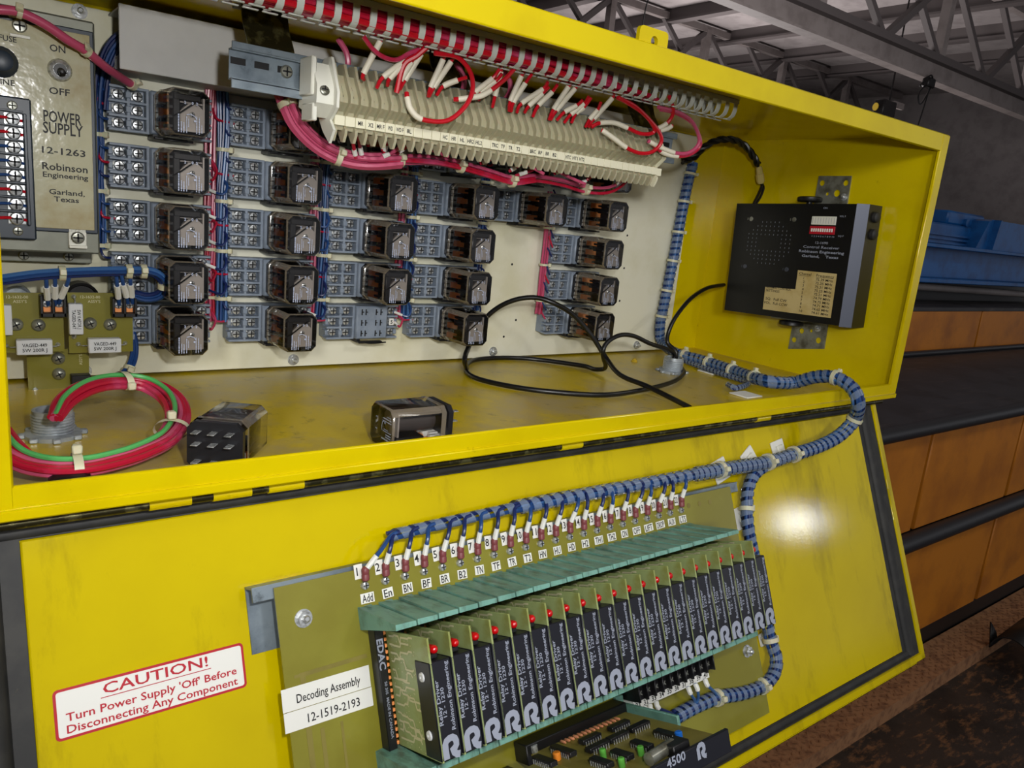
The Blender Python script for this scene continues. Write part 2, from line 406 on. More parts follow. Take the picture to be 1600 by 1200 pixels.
m = MB(); m.box(-1.2, 6.4, YT - .005, YT + 1.1, -.10, -.078, .003); build('bench_edge', m, 'ledge_black', t)
# blue machine standing on the bench
YM = 1.6
def q(u, v, y=YM): return at_y(u, v, y)
t = thing('blue_machine', 'blue steel machine frame on the bench behind the orange cabinet', 'machine', (3.3, YM, -.078))
a = q(1452, 386); b = q(1450, 432); zt = a.z; zb = b.z
m = MB(); m.box(2.75, 5.2, YM, YM + .02, zb, zt); build('beam_web', m, 'machine_blue', t)
m = MB(); m.box(2.75, 5.2, YM - .10, YM + .1, zt, zt + .022, .004); build('beam_flange', m, 'machine_blue', t)
m = MB(); m.box(2.75, 5.2, YM - .12, YM + .1, zb - .026, zb, .004); build('beam_flange', m, 'machine_blue', t)
c = q(1442, 450, YM - .1)
m = MB(); m.box(2.78, 2.96, YM - .10, YM + .35, -.078, zb - .026, .01); build('foot_block', m, 'machine_blue', t)
m = MB(); m.box(3.55, 5.2, YM + .06, YM + .4, -.078, zb - .026); build('under_frame', m, 'dark_iron', t)
m = MB(); m.tube([(3.3, YM - .02, .01), (5.2, YM - .02, -.02)], .022, 10, 1); build('shaft', m, 'truss', t)
m = MB(); m.box(3.25, 3.34, YM + .05, YM + .2, -.078, zb - .026, .004); build('leg', m, 'truss', t)
a = q(1452, 384, YM + .1); b = q(1531, 357, YM + .1); c = q(1516, 366, YM + .1)
m = MB(); m.box(2.75, b.x, YM + .1, YM + .3, zt + .022, b.z, .01)
for k in range(3): m.box(2.75, c.x, YM + .08, YM + .102, zt + .03 + k * .024, zt + .042 + k * .024)
build('slide_housing', m, 'machine_blue', t)
a = q(1478, 357, YM + .12); e = q(1540, 338, YM + .12)
m = MB(); m.box(a.x, e.x, YM + .12, YM + .3, b.z, e.z, .012); cx_ = q(1507, 348, YM + .12); m.lathe([(.024, 0), (.024, .02), (.01, .024)], cx_, (0, -1, 0), 18); build('drive_head', m, 'machine_blue', t)
a = q(1530, 386, YM); b = q(1552, 346, YM)
m = MB(); m.prism([(a.x, zt + .022), (a.x + (b.x - a.x) * 1.0, b.z), (b.x + .05, b.z + .012), (5.2, b.z + .012), (5.2, zt + .022)], 'y', YM + .02, YM + .3); build('guard', m, 'machine_blue', t)
m = MB(); bar2 = [(q(1546, 386, YM).x, zt + .022), (q(1551, 386, YM).x, zt + .022), (b.x + .09, b.z + .012), (b.x + .07, b.z + .012)]; m.prism(bar2, 'y', YM - .02, YM + .03); build('rib', m, 'machine_blue', t)
m = MB(); m.tube([(2.6, YM + .09, zt + .12), (2.85, YM + .08, zt + .13), (3.05, YM + .1, zt + .12)], .012, 8); build('hose', m, 'pipe_black', t)
# dark curved iron shoe on the checker plate
P = at_z(1572, 1022, -1.3)
m = MB()
n = 14; v = []; f = []
for i in range(n + 1):
    a = math.pi * i / n
    for (ln, r) in ((-.05, .075), (.26, .085)):
        v.append((P.x + .02 + ln, P.y - .02 - r * math.cos(a), -1.290 + r * math.sin(a)))
for i in range(n): f.append((2 * i, 2 * i + 1, 2 * i + 3, 2 * i + 2))
m.add(v, f)
m.add([(P.x - .02, P.y + .05, -1.290), (P.x + .05, P.y + .05, -1.290), (P.x + .0, P.y + .075, -1.2), (P.x + .02, P.y + .055, -1.24)], [(0, 1, 3, 2)])
o = solo('iron_shoe', m, 'dark_iron', 'black curved iron shoe lying on the rusty checker plate', 'scrap iron')
sm_ = o.modifiers.new('solid', 'SOLIDIFY'); sm_.thickness = .006
# roof trusses, joists and what hangs from them
def bar(m, a, b, w, h=None):
    a = Vector(a); b = Vector(b); d = (b - a).normalized(); u = d.cross(Vector((0, 0, 1)))
    u = u.normalized() if u.length > .05 else Vector((1, 0, 0)); k = d.cross(u).normalized(); h = h or w
    v = [p + u * sx * w / 2 + k * sz * h / 2 for p in (a, b) for sx, sz in ((-1, -1), (1, -1), (1, 1), (-1, 1))]
    m.add(v, [(0, 1, 2, 3), (4, 5, 6, 7)] + [(i, (i + 1) % 4, 4 + (i + 1) % 4, 4 + i) for i in range(4)])
def truss(y, z0, z1, xa, xb, step, label, wd=.30, seed=0, ph=0.0):
    t = thing('roof_truss', label, 'roof truss', ((xa + xb) / 2, y, z0), 'roof trusses')
    m = MB(); m.box(xa, xb, y - wd * .5, y + wd * .5, z0, z0 + .05); m.box(xa, xb, y - .03, y + .03, z0 + .05, z0 + .42); build('bottom_chord', m, 'truss', t)
    m = MB(); m.box(xa, xb, y - wd * .5 - .05, y - .02, z0 + .42, z0 + .5); m.box(xa, xb, y - .12, y + .12, z0 + .5, z0 + .62); build('chord_angle', m, 'truss_dark', t)
    m = MB(); m.box(xa, xb, y - .1, y + .1, z1 - .2, z1); build('top_chord', m, 'truss', t)
    x = xa + ph; k = 0
    while x + step < xb:
        m = MB(); bar(m, (x, y, z0 + .5), (x + step, y, z1 - .1) if k % 2 else (x + .0, y, z1 - .1), .22 if k % 2 == 0 else .16); build('web_bar', m, 'truss' if k % 2 == 0 else 'truss_dark', t)
        m = MB(); bar(m, (x + step, y, z0 + .5), (x, y, z1 - .1), .13); build('web_bar', m, 'truss_dark', t)
        x += step; k += 1
    return t
zz = 4.2
yb = at_z(1200, 30, zz).y
truss(yb, zz, 6.8, 2, 33, 2.6, 'nearest pale roof truss crossing the top right of the picture', ph=.9)
truss(yb + 8.5, 4.4, 6.8, 2, 33, 2.2, 'roof truss farther back above the cabinet lid', .24, ph=.3)
for i in range(8):
    m = MB(); x = 5.6 + 3.1 * i; m.box(x - .09, x + .09, 1, 24, 6.55, 6.9)
    m.box(x - .16, x + .16, 1, 24, 6.50, 6.56)
    solo('roof_joist', m, 'truss_dark', 'long dark roof joist running away from the viewer, %s from the left' % ordn(i), 'joist', group='roof joists')
for k, (za, zb2) in enumerate(((1.2, 1.26), (2.05, 2.12), (2.9, 2.95))):
    m = MB(); m.box(4, 33, 23.86, 23.98, za, zb2); solo('wall_girt', m, 'truss_dark', '%s horizontal rail on the far hall wall' % ['lowest', 'middle', 'topmost'][k], 'rail', group='wall girts')
P = at_y(1388, 168, yb + 1.5)
t = thing('flood_light', 'small black floodlight under the roof just above the cabinet lid', 'lamp', P)
s_ = (P - CAM).length / FPX
m = MB(); m.box(P.x - 20 * s_, P.x + 12 * s_, P.y - .1, P.y + .2, P.z - 14 * s_, P.z + 8 * s_, .03); build('housing', m, 'dark_iron', t)
m = MB(); m.box(P.x + 10 * s_, P.x + 36 * s_, P.y - .05, P.y + .05, P.z + 2 * s_, P.z + 10 * s_, .01); build('bracket', m, 'truss', t)
m = MB(); m.lathe([(3 * s_, 0), (5 * s_, .03), (5 * s_, .05)], (P.x - 20 * s_, P.y + .1, P.z - 2 * s_), (-1, .3, 0), 12); build('rim', m, 'dusty_yellow', t)
m = MB(); bar(m, (P.x, P.y, P.z + 8 * s_), (P.x, P.y, 6.6), .03); build('hanger', m, 'dark_iron', t)
# cable tangle on the chord
P = at_y(1452, 132, yb - .2); s_ = (P - CAM).length / FPX
t = thing('hanging_cable', 'tangle of black cable hanging from the pale roof truss', 'cable', P)
m = MB()
m.tube([P + Vector((-24 * s_, 0, -6 * s_)), P + Vector((-6 * s_, -.05, 10 * s_)), P + Vector((6 * s_, 0, 0)), P + Vector((-12 * s_, 0, -26 * s_)), P + Vector((-16 * s_, .05, -12 * s_)), P + Vector((4 * s_, 0, 6 * s_))], 1.1 * s_, 6)
m.tube([P + Vector((4 * s_, 0, 4 * s_)), P + Vector((-2 * s_, 0, -28 * s_)), P + Vector((-10 * s_, 0, -62 * s_))], .9 * s_, 6)
build('cord', m, 'cable_black', t)
m = MB(); m.box(P.x - 8 * s_, P.x + 10 * s_, P.y - .06, P.y + .12, P.z - 4 * s_, P.z + 8 * s_, .03); build('clamp', m, 'dark_iron', t)
P = at_y(1012, 20, yb - 2); s_ = (P - CAM).length / FPX
m = MB(); m.tube([P + Vector((8 * s_, 0, 34 * s_)), P + Vector((-4 * s_, 0, 10 * s_)), P + Vector((-8 * s_, 0, -40 * s_))], 1.0 * s_, 6)
solo('drop_wire', m, 'cable_black', 'thin black wire dropping behind the yellow latch tab', 'wire')

# ------------------------------------------------------------------ the yellow cabinet
HT = .35; WL = -1.085; DP = .351
cab = thing('control_cabinet', 'open yellow steel control cabinet full of relays, its door hanging down', 'control cabinet', (-.54, .17, 0))
m = MB()
m.box(WL, 0, .3487, DP, 0, HT)                       # back
m.box(WL, 0, .003, DP, .3465, HT)                    # top
m.box(WL, WL + .012, .003, DP, 0, HT); m.box(-.0105, 0, .003, DP, 0, HT)
build('body', m, 'yellow', cab)
m = MB(); m.box(WL + .012, -.0105, .003, .3487, 0, .0016); build('bottom_plate', m, 'yellow_floor', cab)
m = MB()
m.box(WL, 0, 0, .004, .328, HT, .0012); m.box(WL, 0, 0, .004, .0008, .0208, .0012)
m.box(-.0188, 0, -.0004, .0045, .0008, HT - .0006, .0012); m.box(WL, -1.0252, -.0004, .0045, .0008, HT - .0006, .0012)
m.box(WL, -.0, -.0022, .002, 0, .0072, .0012)
build('front_frame', m, 'yellow', cab)
m = MB(); m.tube([(-1.075, .013, -.0072), (-.01, .013, -.0072)], .0036, 10, 1); hg = build('hinge', m, 'old_bracket', cab)
for a in (-.952, -.912, -.874, -.60, -.30): m = MB(); m.tube([(a, .013, -.0072), (a + .026, .013, -.0072)], .0042, 10, 1); build('knuckle', m, 'yellow', hg)
m = MB(); M_ = Matrix(((1, 0, 0, -.5543), (0, 0, -1, .006), (0, 1, 0, .353), (0, 0, 0, 1)))
out = []
for (cx, cy, a0) in ((.0135, .006, 0), (-.0135, .006, 90), (-.0135, -.006, 180), (.0135, -.006, 270)):
    for k in range(4): a = math.radians(a0 + k * 30); out.append((cx + .004 * math.cos(a), cy + .004 * math.sin(a)))
holed(m, out, [(.001, 0, .0042)], .004, M_); build('latch_tab', m, 'yellow', cab)
m = MB(); m.box(-1.06, -.0955, .334, .3365, .0042, .3417, .0006); pnl = build('mounting_panel', m, 'panel_white', cab, label='cream white steel mounting panel')
def hexnut(m, P, ax, r=.0052, h=.004, stud=.005):
    a = Vector(ax); m.lathe([(r * 1.25, 0), (r * 1.25, .0008)], P, a, 16); m.lathe([(r, .0008), (r, h)], P, a, 6); m.lathe([(r * .5, h), (r * .5, h + stud * .7), (r * .3, h + stud)], P, a, 12)
for (u, v) in ((458, 562), (770, 549), (994, 539), (124, 18), (132, 580)):
    m = MB(); hexnut(m, at_y(u, v, .334), (0, -1, 0)); build('panel_nut', m, 'steel', pnl)
m = MB()
for (u, v) in ((800, 413), (787, 526), (980, 368), (975, 419), (968, 470), (806, 500)):
    m.lathe([(.0016, 0), (.0016, .0003)], at_y(u, v, .3341), (0, -1, 0), 10)
build('screw_hole', m, 'slot_dark', pnl)
m = MB()
for (u, v, z) in ((1091, 567, .002), (1350, 200, 0)):
    if z: hexnut(m, at_z(u - 100, v - 2, .0016), (0, 0, 1), .004, .0035, .0015)
build('weld_stud', m, 'dusty_yellow', cab)
# door, hanging down from the hinge
dr = bpy.data.objects.new('door', None); COL.objects.link(dr); dr.parent = cab; dr['label'] = 'yellow door hanging open below the cabinet'
ROOTM['door'] = ROOTM[cab.name]
def DB(): return MB(MD)
def dbox(m, x0, x1, s0, s1, h0, h1, b=0): return m.box(x0, x1, -s1, -s0, h0, h1, b)
m = DB(); dbox(m, WL, 0, -.002, .3558, -.018, -.004, .003); dbox(m, -1.0225, -.054, .0095, .3335, -.0045, 0, .0012); build('door_panel', m, 'yellow_door', dr)
m = DB()
dbox(m, -.0115, 0, -.002, .3558, -.006, .001, .0015); dbox(m, WL, -.0, .3455, .3558, -.006, .001, .0015); dbox(m, WL, WL + .0105, -.002, .3558, -.006, .001, .0015)
dbox(m, WL, -.02, .3535, .3590, -.012, -.001, .0022)
build('door_rim', m, 'yellow_door', dr)
m = DB()
def gasket(m, x0, x1, s0, s1):
    dbox(m, x0, x1, s0, s1, -.005, -.0010)
gasket(m, -.0538, -.0118, -.001, .346); gasket(m, WL + .011, -1.0227, -.001, .346); gasket(m, WL + .011, -.0118, -.0012, .0093); gasket(m, WL + .011, -.0118, .3337, .3452)
def g2(pts, r): m.tube(pts, r, 10, 0)
for (a, b, r) in (((-.036, .006), (-.036, .341), .0085), ((-1.045, .006), (-1.045, .341), .012), ((-1.045, .0045), (-.036, .0045), .0052), ((-1.045, .3394), (-.03, .3394), .0058)):
    A = MD.inverted() @ door(a[0], a[1], -.004); B = MD.inverted() @ door(b[0], b[1], -.004); g2([A, B], r)
build('gasket', m, 'rubber', dr)
# caution sticker
def flat(x, s, h, rot=0): return MD @ T((x, -s, h)) @ Matrix.Rotation(rot, 4, 'Z')
cx, cs, cw, ch = -.9557, .1170, .1135, .0300
t = thing('caution_sticker', 'white caution sticker with red border and red writing on the yellow door', 'sticker', flat(cx, cs, 0))
def rrect(w, h, r, n=6):
    o = []
    for (sx, sy, a0) in ((1, 1, 0), (-1, 1, 90), (-1, -1, 180), (1, -1, 270)):
        for k in range(n + 1): a = math.radians(a0 + 90 * k / n); o.append((sx * (w / 2 - r) + r * math.cos(a), sy * (h / 2 - r) + r * math.sin(a)))
    return o
m = LM(); m.prism(rrect(cw, ch, .0028), 'z', .0001, .0004); build('border', m, 'sticker_red', t)
m = LM(); m.prism(rrect(cw - .0032, ch - .0032, .0016), 'z', .0004, .0006); build('backing', m, 'tag_white', t)
m = LM(); I = T((0, 0, .0008))
m.text('CAUTION!', .0092, I @ T((.0015, .0088, 0)), 'c', .012, width=.0628)
m.text("Turn Power Supply 'Off' Before", .0068, I @ T((0, -.0022, 0)), 'c', .014, width=.1015)
m.text('Disconnecting Any Component', .0068, I @ T((0, -.0092, 0)), 'c', .014, width=.1015)
m.rect(I @ T((.0015, .0036, 0)), .066, .0005); build('lettering', m, 'sticker_red', t)
# ------------------------------------------------------------------ relay sockets
def screw_head(m, P, ax, r=.0036, h=.0026, up=(0, 0, 1)):
    a = Vector(ax).normalized(); P = Vector(P)
    m.mi = 0; m.lathe([(r, 0), (r, h * .55), (r * .8, h * .9), (r * .3, h)], P, a, 12)
    u = Vector(up); w = a.cross(u); m.mi = 1; q_ = P + a * (h + .0001)
    for d, e in ((u, w), (w, u)): m.add([q_ + d * r * .72 + e * r * .13, q_ - d * r * .72 + e * r * .13, q_ - d * r * .72 - e * r * .13, q_ + d * r * .72 - e * r * .13], [(0, 1, 2, 3)])
    m.mi = 0
def make_socket():
    t = thing('relay_socket', 'x', 'relay socket', T((0, 0, 0)))
    m = LM(); m.box(0, .09, -.013, 0, -.0192, .0192, .001)
    for z in (-.0187, -.0063, .0063, .0187):
        for (a, b) in ((0, .034), (.073, .09)): m.box(a, b, -.0225, -.012, z - .0012, z + .0012, .0004)
    for x in (.0165, .0325, .0745): m.box(x - .0014, x + .0014, -.0225, -.012, -.0192, .0192, .0004)
    for z in (-.0125, 0, .0125):
        m.box(.0142, .0188, -.0235, -.012, z - .0028, z + .0028, .0005); m.box(-.0005, .003, -.0195, -.01, z - .003, z + .003, .0005); m.box(.0868, .0905, -.0195, -.01, z - .003, z + .003, .0005)
    m.prism([(-.0168 + .0, -.0192), (.0, -.0192)], 'x', 0, 0) if False else None
    m.box(.0335, .0735, -.028, -.012, -.0192, .0192, .0015)
    build('body', m, 'socket_grey', t)
    m = LM()
    for x in (.0395, .0445, .0575, .0635):
        for z in (-.0125, 0, .0125): m.box(x, x + .0014, -.0283, -.02, z - .0034, z + .0034); m.box(x, x + .003, -.0283, -.02, z - .0006, z + .0006)
    build('pin_slots', m, 'slot_dark', t)
    m = LM(); m.box(.036, .066, -.0325, -.026, -.0236, -.0212, .0006); m.box(.036, .04, -.026, -.006, -.0236, -.0192); m.tube([(.042, -.03, -.0225), (.05, -.036, -.0228), (.07, -.033, -.0226)], .0009, 6); build('retaining_clip', m, 'black', t)
    s = LM(); s.box(-.0050, .0050, -.0010, 0, -.0040, .0040, .0003); screw_head(s, (0, -.0010, 0), (0, -1, 0), .0047, .0036)
    first = None
    for x in (.0088, .0248, .0822):
        for z in (-.0125, 0, .0125):
            if first is None:
                first = build('terminal_screw', s, ['steel', 'slot_dark'], t); o = first
            else:
                o = first.copy(); COL.objects.link(o); o.parent = t
            o.location = (x, -.0145, z)
    return t
# ------------------------------------------------------------------ relays (octagonal smoky cover)
def octo(a, b, c): return [(a - c, -b), (a, -b + c), (a, b - c), (a - c, b), (-a + c, b), (-a, b - c), (-a, -b + c), (-a + c, -b)]
def make_relay(label, group, pins=False):
    t = thing('relay', label, 'relay', T((0, 0, 0)), group)
    m = LM(); v = []; R_ = [(octo(.0183, .0203, .005), -.0075), (octo(.0183, .0203, .005), -.0115), (octo(.0178, .0198, .005), -.0118), (octo(.0178, .0198, .0052), -.0550), (octo(.0166, .0186, .0048), -.0568)]
    for poly, y in R_: v += [(x, y, z) for x, z in poly]
    f = [(j * 8 + i, j * 8 + (i + 1) % 8, (j + 1) * 8 + (i + 1) % 8, (j + 1) * 8 + i) for j in range(4) for i in range(8)] + [tuple(range(32, 40))]
    m.add(v, f); m.k = [1 if (j >= 24 and j < 32) or j < 16 or (16 <= j < 24 and (j % 2 == 0)) else 0 for j in range(33)]; build('cover', m, ['smoke_clear', 'smoke_edge_lit'], t)
    m = LM(); m.prism(octo(.0176, .0196, .005), 'y', -.0048, -.0002); build('base', m, 'bakelite', t)
    m = LM(); m.box(-.0122, -.0062, -.0515, -.0255, -.0165, .0165, .0008)
    for z in (-.0125, -.0045, .0035, .0115): m.box(-.0160, -.0070, -.0505, -.032, z - .0013, z + .0013, .0003)
    m.box(-.012, .0115, -.0520, -.045, .0098, .0158, .001); m.box(.0105, .0135, -.045, -.011, -.0165, -.012); build('contact_block', m, 'bakelite', t)
    for z in (-.012, 0, .012):
        m = LM(); m.prism([(-.0169, -.0185), (-.0128, -.0345), (-.0100, -.0345), (-.0100, -.0185)], 'z', z - .0034, z + .0034); build('contact', m, 'copper', t)
        m = LM(); m.prism([(-.0169, -.0045), (-.0130, -.0170), (-.0085, -.0170), (-.0085, -.0045)], 'z', z + .0006, z + .0042); m.prism([(-.0169, -.0045), (-.0150, -.0130), (-.0085, -.0130), (-.0085, -.0045)], 'z', z - .0042, z - .0008); m.lathe([(.0024, 0), (.0020, .0012)], (-.0150, -.0180, z), (-1, 0, 0), 8); build('contact_spring', m, 'bright_tin', t)
    m = LM(); m.lathe([(.0098, 0), (.0098, .034)], (.0042, -.0125, -.002), (0, -1, 0), 18); m.mi = 0; build('coil', m, 'coil_dark', t)
    m = LM(); m.prism([(-.006, -.0155), (.0135, -.0155), (.0135, .004), (.009, .008), (.001, .008), (-.006, .001)], 'y', -.0502, -.0488); m.box(.0134, .0148, -.0502, -.0105, -.0150, .0140); m.box(-.0062, .0134, -.047, -.046, .0085, .0095); build('frame', m, 'yoke', t)
    m = LM(); screw_head(m, (.0040, -.0502, -.001), (0, -1, 0), .0026, .0014); build('core_screw', m, ['steel', 'slot_dark'], t)
    m = LM(); m.tube([(-.0125, -.0505, -.0045), (-.007, -.0524, -.001), (.002, -.0530, .0062), (.009, -.0515, .0108), (.012, -.048, .011)], .0008, 6); build('lead_wire', m, 'black', t)
    m = LM(); r2 = random.Random(5)
    for x, z0, z1, w in ((-.0089, -.0170, -.0020, .0011), (-.0066, -.0172, -.0080, .0010), (-.0046, -.0172, -.0086, .0010), (-.0022, -.0172, -.0030, .0007), (-.0006, -.0120, -.0048, .0006), (.0062, -.0170, -.0022, .0008), (.0084, -.0172, -.0030, .0008), (.0105, -.0160, -.0090, .0006)):
        z = z0
        while z < z1:
            h = r2.choice((.0006, .0009, .0014, .0022)); m.add([(x - w / 2, -.0570, z), (x + w / 2, -.0570, z), (x + w / 2, -.0570, min(z + h, z1)), (x - w / 2, -.0570, min(z + h, z1))], [(0, 1, 2, 3)]); z += h + .0004
    for x, s_ in ((-.0035, '2'), (.0028, '0'), (.0064, '2')): m.text(s_, .0034, front((x, -.0570, .0082)), 'c', .02)
    m.stroke([(-.0022, .0), (.001, .001), (.0048, -.0005), (.0062, -.003)], .0006, front((0, -.0570, -.002))); m.rect(front((.0048, -.0570, -.0065)), .0016, .0016)
    build('printed_diagram', m, 'ink_print', t)
    if pins:
        for z in (-.0115, 0, .0115):
            for x in (.011, .0025, -.0105):
                m = LM(); m.box(x - .0004, x + .0004, 0, .0085, z - .0024, z + .0024, .0002); build('pin', m, 'steel', t)
    return t
FX = [-.8855, -.777, -.6685, -.5595, -.4535, -.3465]          # left edge of each relay column
RZ_ = [.258, .2075, .1575, .1080, .0590]
ROWN = ['top row', 'second row down', 'middle row', 'fourth row down', 'bottom row']
COLN = ['column beside the power supply', 'second column from the left', 'third column from the left', 'fourth column from the left', 'short fifth column', 'last column on the right']
have = {(c, r) for c in range(6) for r in range(5)} - {(4, 2), (4, 3), (4, 4)}
empty = {(2, 4), (3, 0)}
sk = rl = None
for c in range(6):
    for r in range(5):
        if (c, r) not in have: continue
        M_ = T((FX[c] - .0355, .3337, RZ_[r]))
        if (c, r) == (2, 4): lb = 'empty grey relay socket at the foot of the third column'
        elif (c, r) == (3, 0): lb = 'empty grey relay socket behind the pink wires, top of the fourth column'
        else: lb = 'grey screw socket under the relay in the %s, %s' % (COLN[c], ROWN[r])
        if sk is None:
            sk = make_socket(); sk['label'] = lb; sk['group'] = 'relay sockets on the white panel'; sk.matrix_world = W @ M_; ROOTM[sk.name] = M_
        else: dup(sk, M_, lb, 'relay sockets on the white panel')
        if (c, r) in empty: continue
        M_ = T((FX[c] + .0180, .306, RZ_[r])); lb = 'clear-covered relay in the %s, %s' % (COLN[c], ROWN[r])
        if rl is None:
            rl = make_relay(lb, 'plug-in relays on the white panel'); rl.matrix_world = W @ M_; ROOTM[rl.name] = M_
        else: dup(rl, M_, lb)
m = MB(); P = Vector((FX[2] - .0355 + .0815, .334 - .0233, .0590)); m.box(P.x - .003, P.x + .003, P.y, P.y + .001, P.z - .004, P.z + .004)
mk = solo('socket_number', m, 'tag_white', 'small white 5 marker on the empty relay socket', 'marker')
m = MB(); m.text('5', .0065, front((P.x, P.y - .0003, P.z)), 'c', .02); build('lettering', m, 'ink', mk)
# two loose relays on the cabinet's bottom
la = make_relay('loose relay lying with its nine pins facing the viewer', 'loose relays on the cabinet bottom', True)
u = Vector((.805, -.593, 0)); d = Vector((.593, .805, 0))
def lay(o, P, xv, dv):      # the relay's front (-y) points along dv, its long side lies along xv
    x = Vector((0, 0, 1)); M_ = Matrix.Identity(4); y = -Vector(dv); z = x.cross(y)
    for i in range(3): M_[i][0] = x[i]; M_[i][1] = y[i]; M_[i][2] = z[i]; M_[i][3] = P[i]
    o.matrix_world = W @ M_; ROOTM[o.name] = M_
lay(la, Vector((-.9045, .0345, .0017 + .0185)), u, d)
lb_ = make_relay('loose relay lying on its side near the middle of the cabinet bottom', 'loose relays on the cabinet bottom', True)
lay(lb_, Vector((-.7140, .0425, .0017 + .0185)), None, Vector((-1, 0, 0)))

# ------------------------------------------------------------------ wires
def wire_thing(name, label, cat, pts, r, mt, n=8): 
    m = MB(); m.tube(pts, r, n); return solo(name, m, mt, label, cat)
def strands(parent, path, n, R, r, mt, twist=6.0, name='wire', seed=0, mts=None):
    """n wires laid side by side along a path, each a mesh of its own"""
    P = catmull(path, 5); F = frames(P); rn = random.Random(seed); L = 0
    for k in range(n):
        a0 = 2 * math.pi * k / max(n - 1, 1); rad = 0 if k == n - 1 and n > 3 else R; pts = []; d = 0; w1 = rn.uniform(-.5, .5); w2 = rn.uniform(8, 22)
        for i, (p, (t_, u_, w_)) in enumerate(zip(P, F)):
            if i: d += (P[i] - P[i - 1]).length
            a = a0 + d * twist + w1 * math.sin(d * w2); pts.append(p + (u_ * math.cos(a) + w_ * math.sin(a)) * rad)
        m = MB(); m.tube(pts, r, 6, 2 if len(pts) < 40 else 0); build(name, m, mts[k] if mts else mt, parent)
def tie(parent, P, ax, R, head=None, w=.0035):
    P = Vector(P); a = Vector(ax).normalized(); m = MB(); m.lathe([(R, -w / 2), (R + .0010, -w / 2), (R + .0010, w / 2), (R, w / 2)], P, a, 14)
    h = Vector(head).normalized() if head else Vector((0, -1, 0)); u = a.cross(h).normalized(); q_ = P + h * (R + .0022)
    B = Matrix(((a.x, u.x, h.x, q_.x), (a.y, u.y, h.y, q_.y), (a.z, u.z, h.z, q_.z), (0, 0, 0, 1))); k = MB(B); k.box(-.0026, .0026, -.0026, .0026, -.0022, .0022, .0006); m.v += k.v; m.f += [tuple(i + len(m.v) - len(k.v) for i in f) for f in k.f]; m.k += k.k
    return build('cable_tie', m, 'tie', parent)
def band(parent, pts, i0, i1, r, mt='tag_white', name='wire_marker', rr=None):
    P = catmull(pts, 6); n = len(P); a = int(n * i0); b = max(int(n * i1), a + 1); m = MB(); m.tube(P[a:b + 1], rr or r * 1.35, 8, 0); return build(name, m, mt, parent)
# upright bundles between the relay columns
def upright(xb, xp, c, ztop, zbot, label_b, label_p, yb_=.3175, nb=9, np_=5, loops=True, seed=0):
    rn = random.Random(seed)
    if nb:
        tb = thing('blue_wire_bundle', label_b, 'wire bundle', Vector((xb, yb_, zbot)), 'upright blue wire bundles')
        path = [(xb + .001 * rn.uniform(-1, 1), yb_, z) for z in [ztop - (ztop - zbot) * i / 7 for i in range(8)]]
        strands(tb, path, nb, .0046, .0013, 'wire_blue', 9, seed=seed, mts=[rn.choice(('wire_blue', 'wire_blue', 'wire_navy', 'wire_blue_light')) for _ in range(nb)])
        for r in range(5):
            if ztop - .01 > RZ_[r] + .023 > zbot: tie(tb, (xb, yb_, RZ_[r] + .0255), (0, 0, 1), .0062, (1, -.6, 0))
    if np_:
        tp = thing('red_wire_bundle', label_p, 'wire bundle', Vector((xp, yb_ + .006, zbot)), 'upright red wire bundles')
        path = [(xp + .0008 * rn.uniform(-1, 1), yb_ + .004, z) for z in [ztop - (ztop - zbot) * i / 6 for i in range(7)]]
        strands(tp, path, np_, .0042, .0015, 'wire_pink', 7, seed=seed + 1, mts=[rn.choice(('wire_pink', 'wire_pink', 'wire_crimson')) for _ in range(np_)])
        for r in range(5):
            if ztop - .01 > RZ_[r] + .023 > zbot and rn.random() < .7: tie(tp, (xp, yb_ + .004, RZ_[r] + .0262), (0, 0, 1), .0058, (1, -.5, 0), .003)
    if loops:
        xl = FX[c] - .0355 - .1085 + .0822 if c else None; xr = FX[c] - .0355 + .0088
        for r in range(5):
            for k, z in enumerate((.0125, 0, -.0125)):
                zc = RZ_[r] + z
                if zc > ztop or zc < zbot - .01: continue
                red = k == 1
                par = (tp if red and np_ else tb) if nb else tp
                x0 = xb if not red or not np_ else xp; mt = ('wire_crimson' if red else rn.choice(('wire_navy', 'wire_blue')))
                if (c, r) in have and not (c == 4):
                    pts = [(x0, yb_, zc + .012 + .004 * rn.random()), (x0 + .003, yb_ - .006, zc + .003), (xr - .006, .3170, zc + .0015), (xr, .3185, zc)]
                    m = MB(); m.tube(pts, .0012, 6); o = build('branch_wire', m, mt, par)
                    if rn.random() < .8: band(o, pts, .58, .82, .0012)
                if xl and (c - 1, r) in have and rn.random() < .85:
                    pts = [(x0, yb_ - .003, zc + .014 * rn.uniform(.3, 1)), (x0 + .002, yb_ - .010, zc + .004), (x0 - .003, yb_ - .013, zc - .005), (xl + .006, .3125, zc - .002), (xl, .317, zc)]
                    m = MB(); m.tube(pts, .0012, 6); o = build('branch_wire', m, mt, par)
                    if rn.random() < .8: band(o, pts, .6, .8, .0012)
for c, zt_, zb_, nb, np_ in ((1, .288, .060, 9, 7), (2, .288, .062, 9, 6), (3, .285, .062, 8, 5), (5, .232, .066, 0, 5)):
    sl = FX[c] - .0355
    upright(sl - .0062, sl - .0165 if nb else sl - .006, c, zt_, zb_, 'upright bundle of blue wires left of the %s of relays' % ['', 'second column', 'third column', 'fourth column', '', 'last column'][c], 'upright bundle of red wires left of the %s of relays' % ['', 'second column', 'third column', 'fourth column', '', 'last column'][c], nb=nb, np_=np_, seed=c)
upright(FX[4] - .0355 - .010, FX[4] - .043, 4, .280, .072, 'upright bundle of blue wires right of the fourth relay column', '', nb=8, np_=0, seed=14)
upright(FX[0] - .0355 - .0095, 0, 0, .285, .130, 'bundle of blue wires squeezed between power supply and first relays', '', nb=8, np_=0, seed=20)
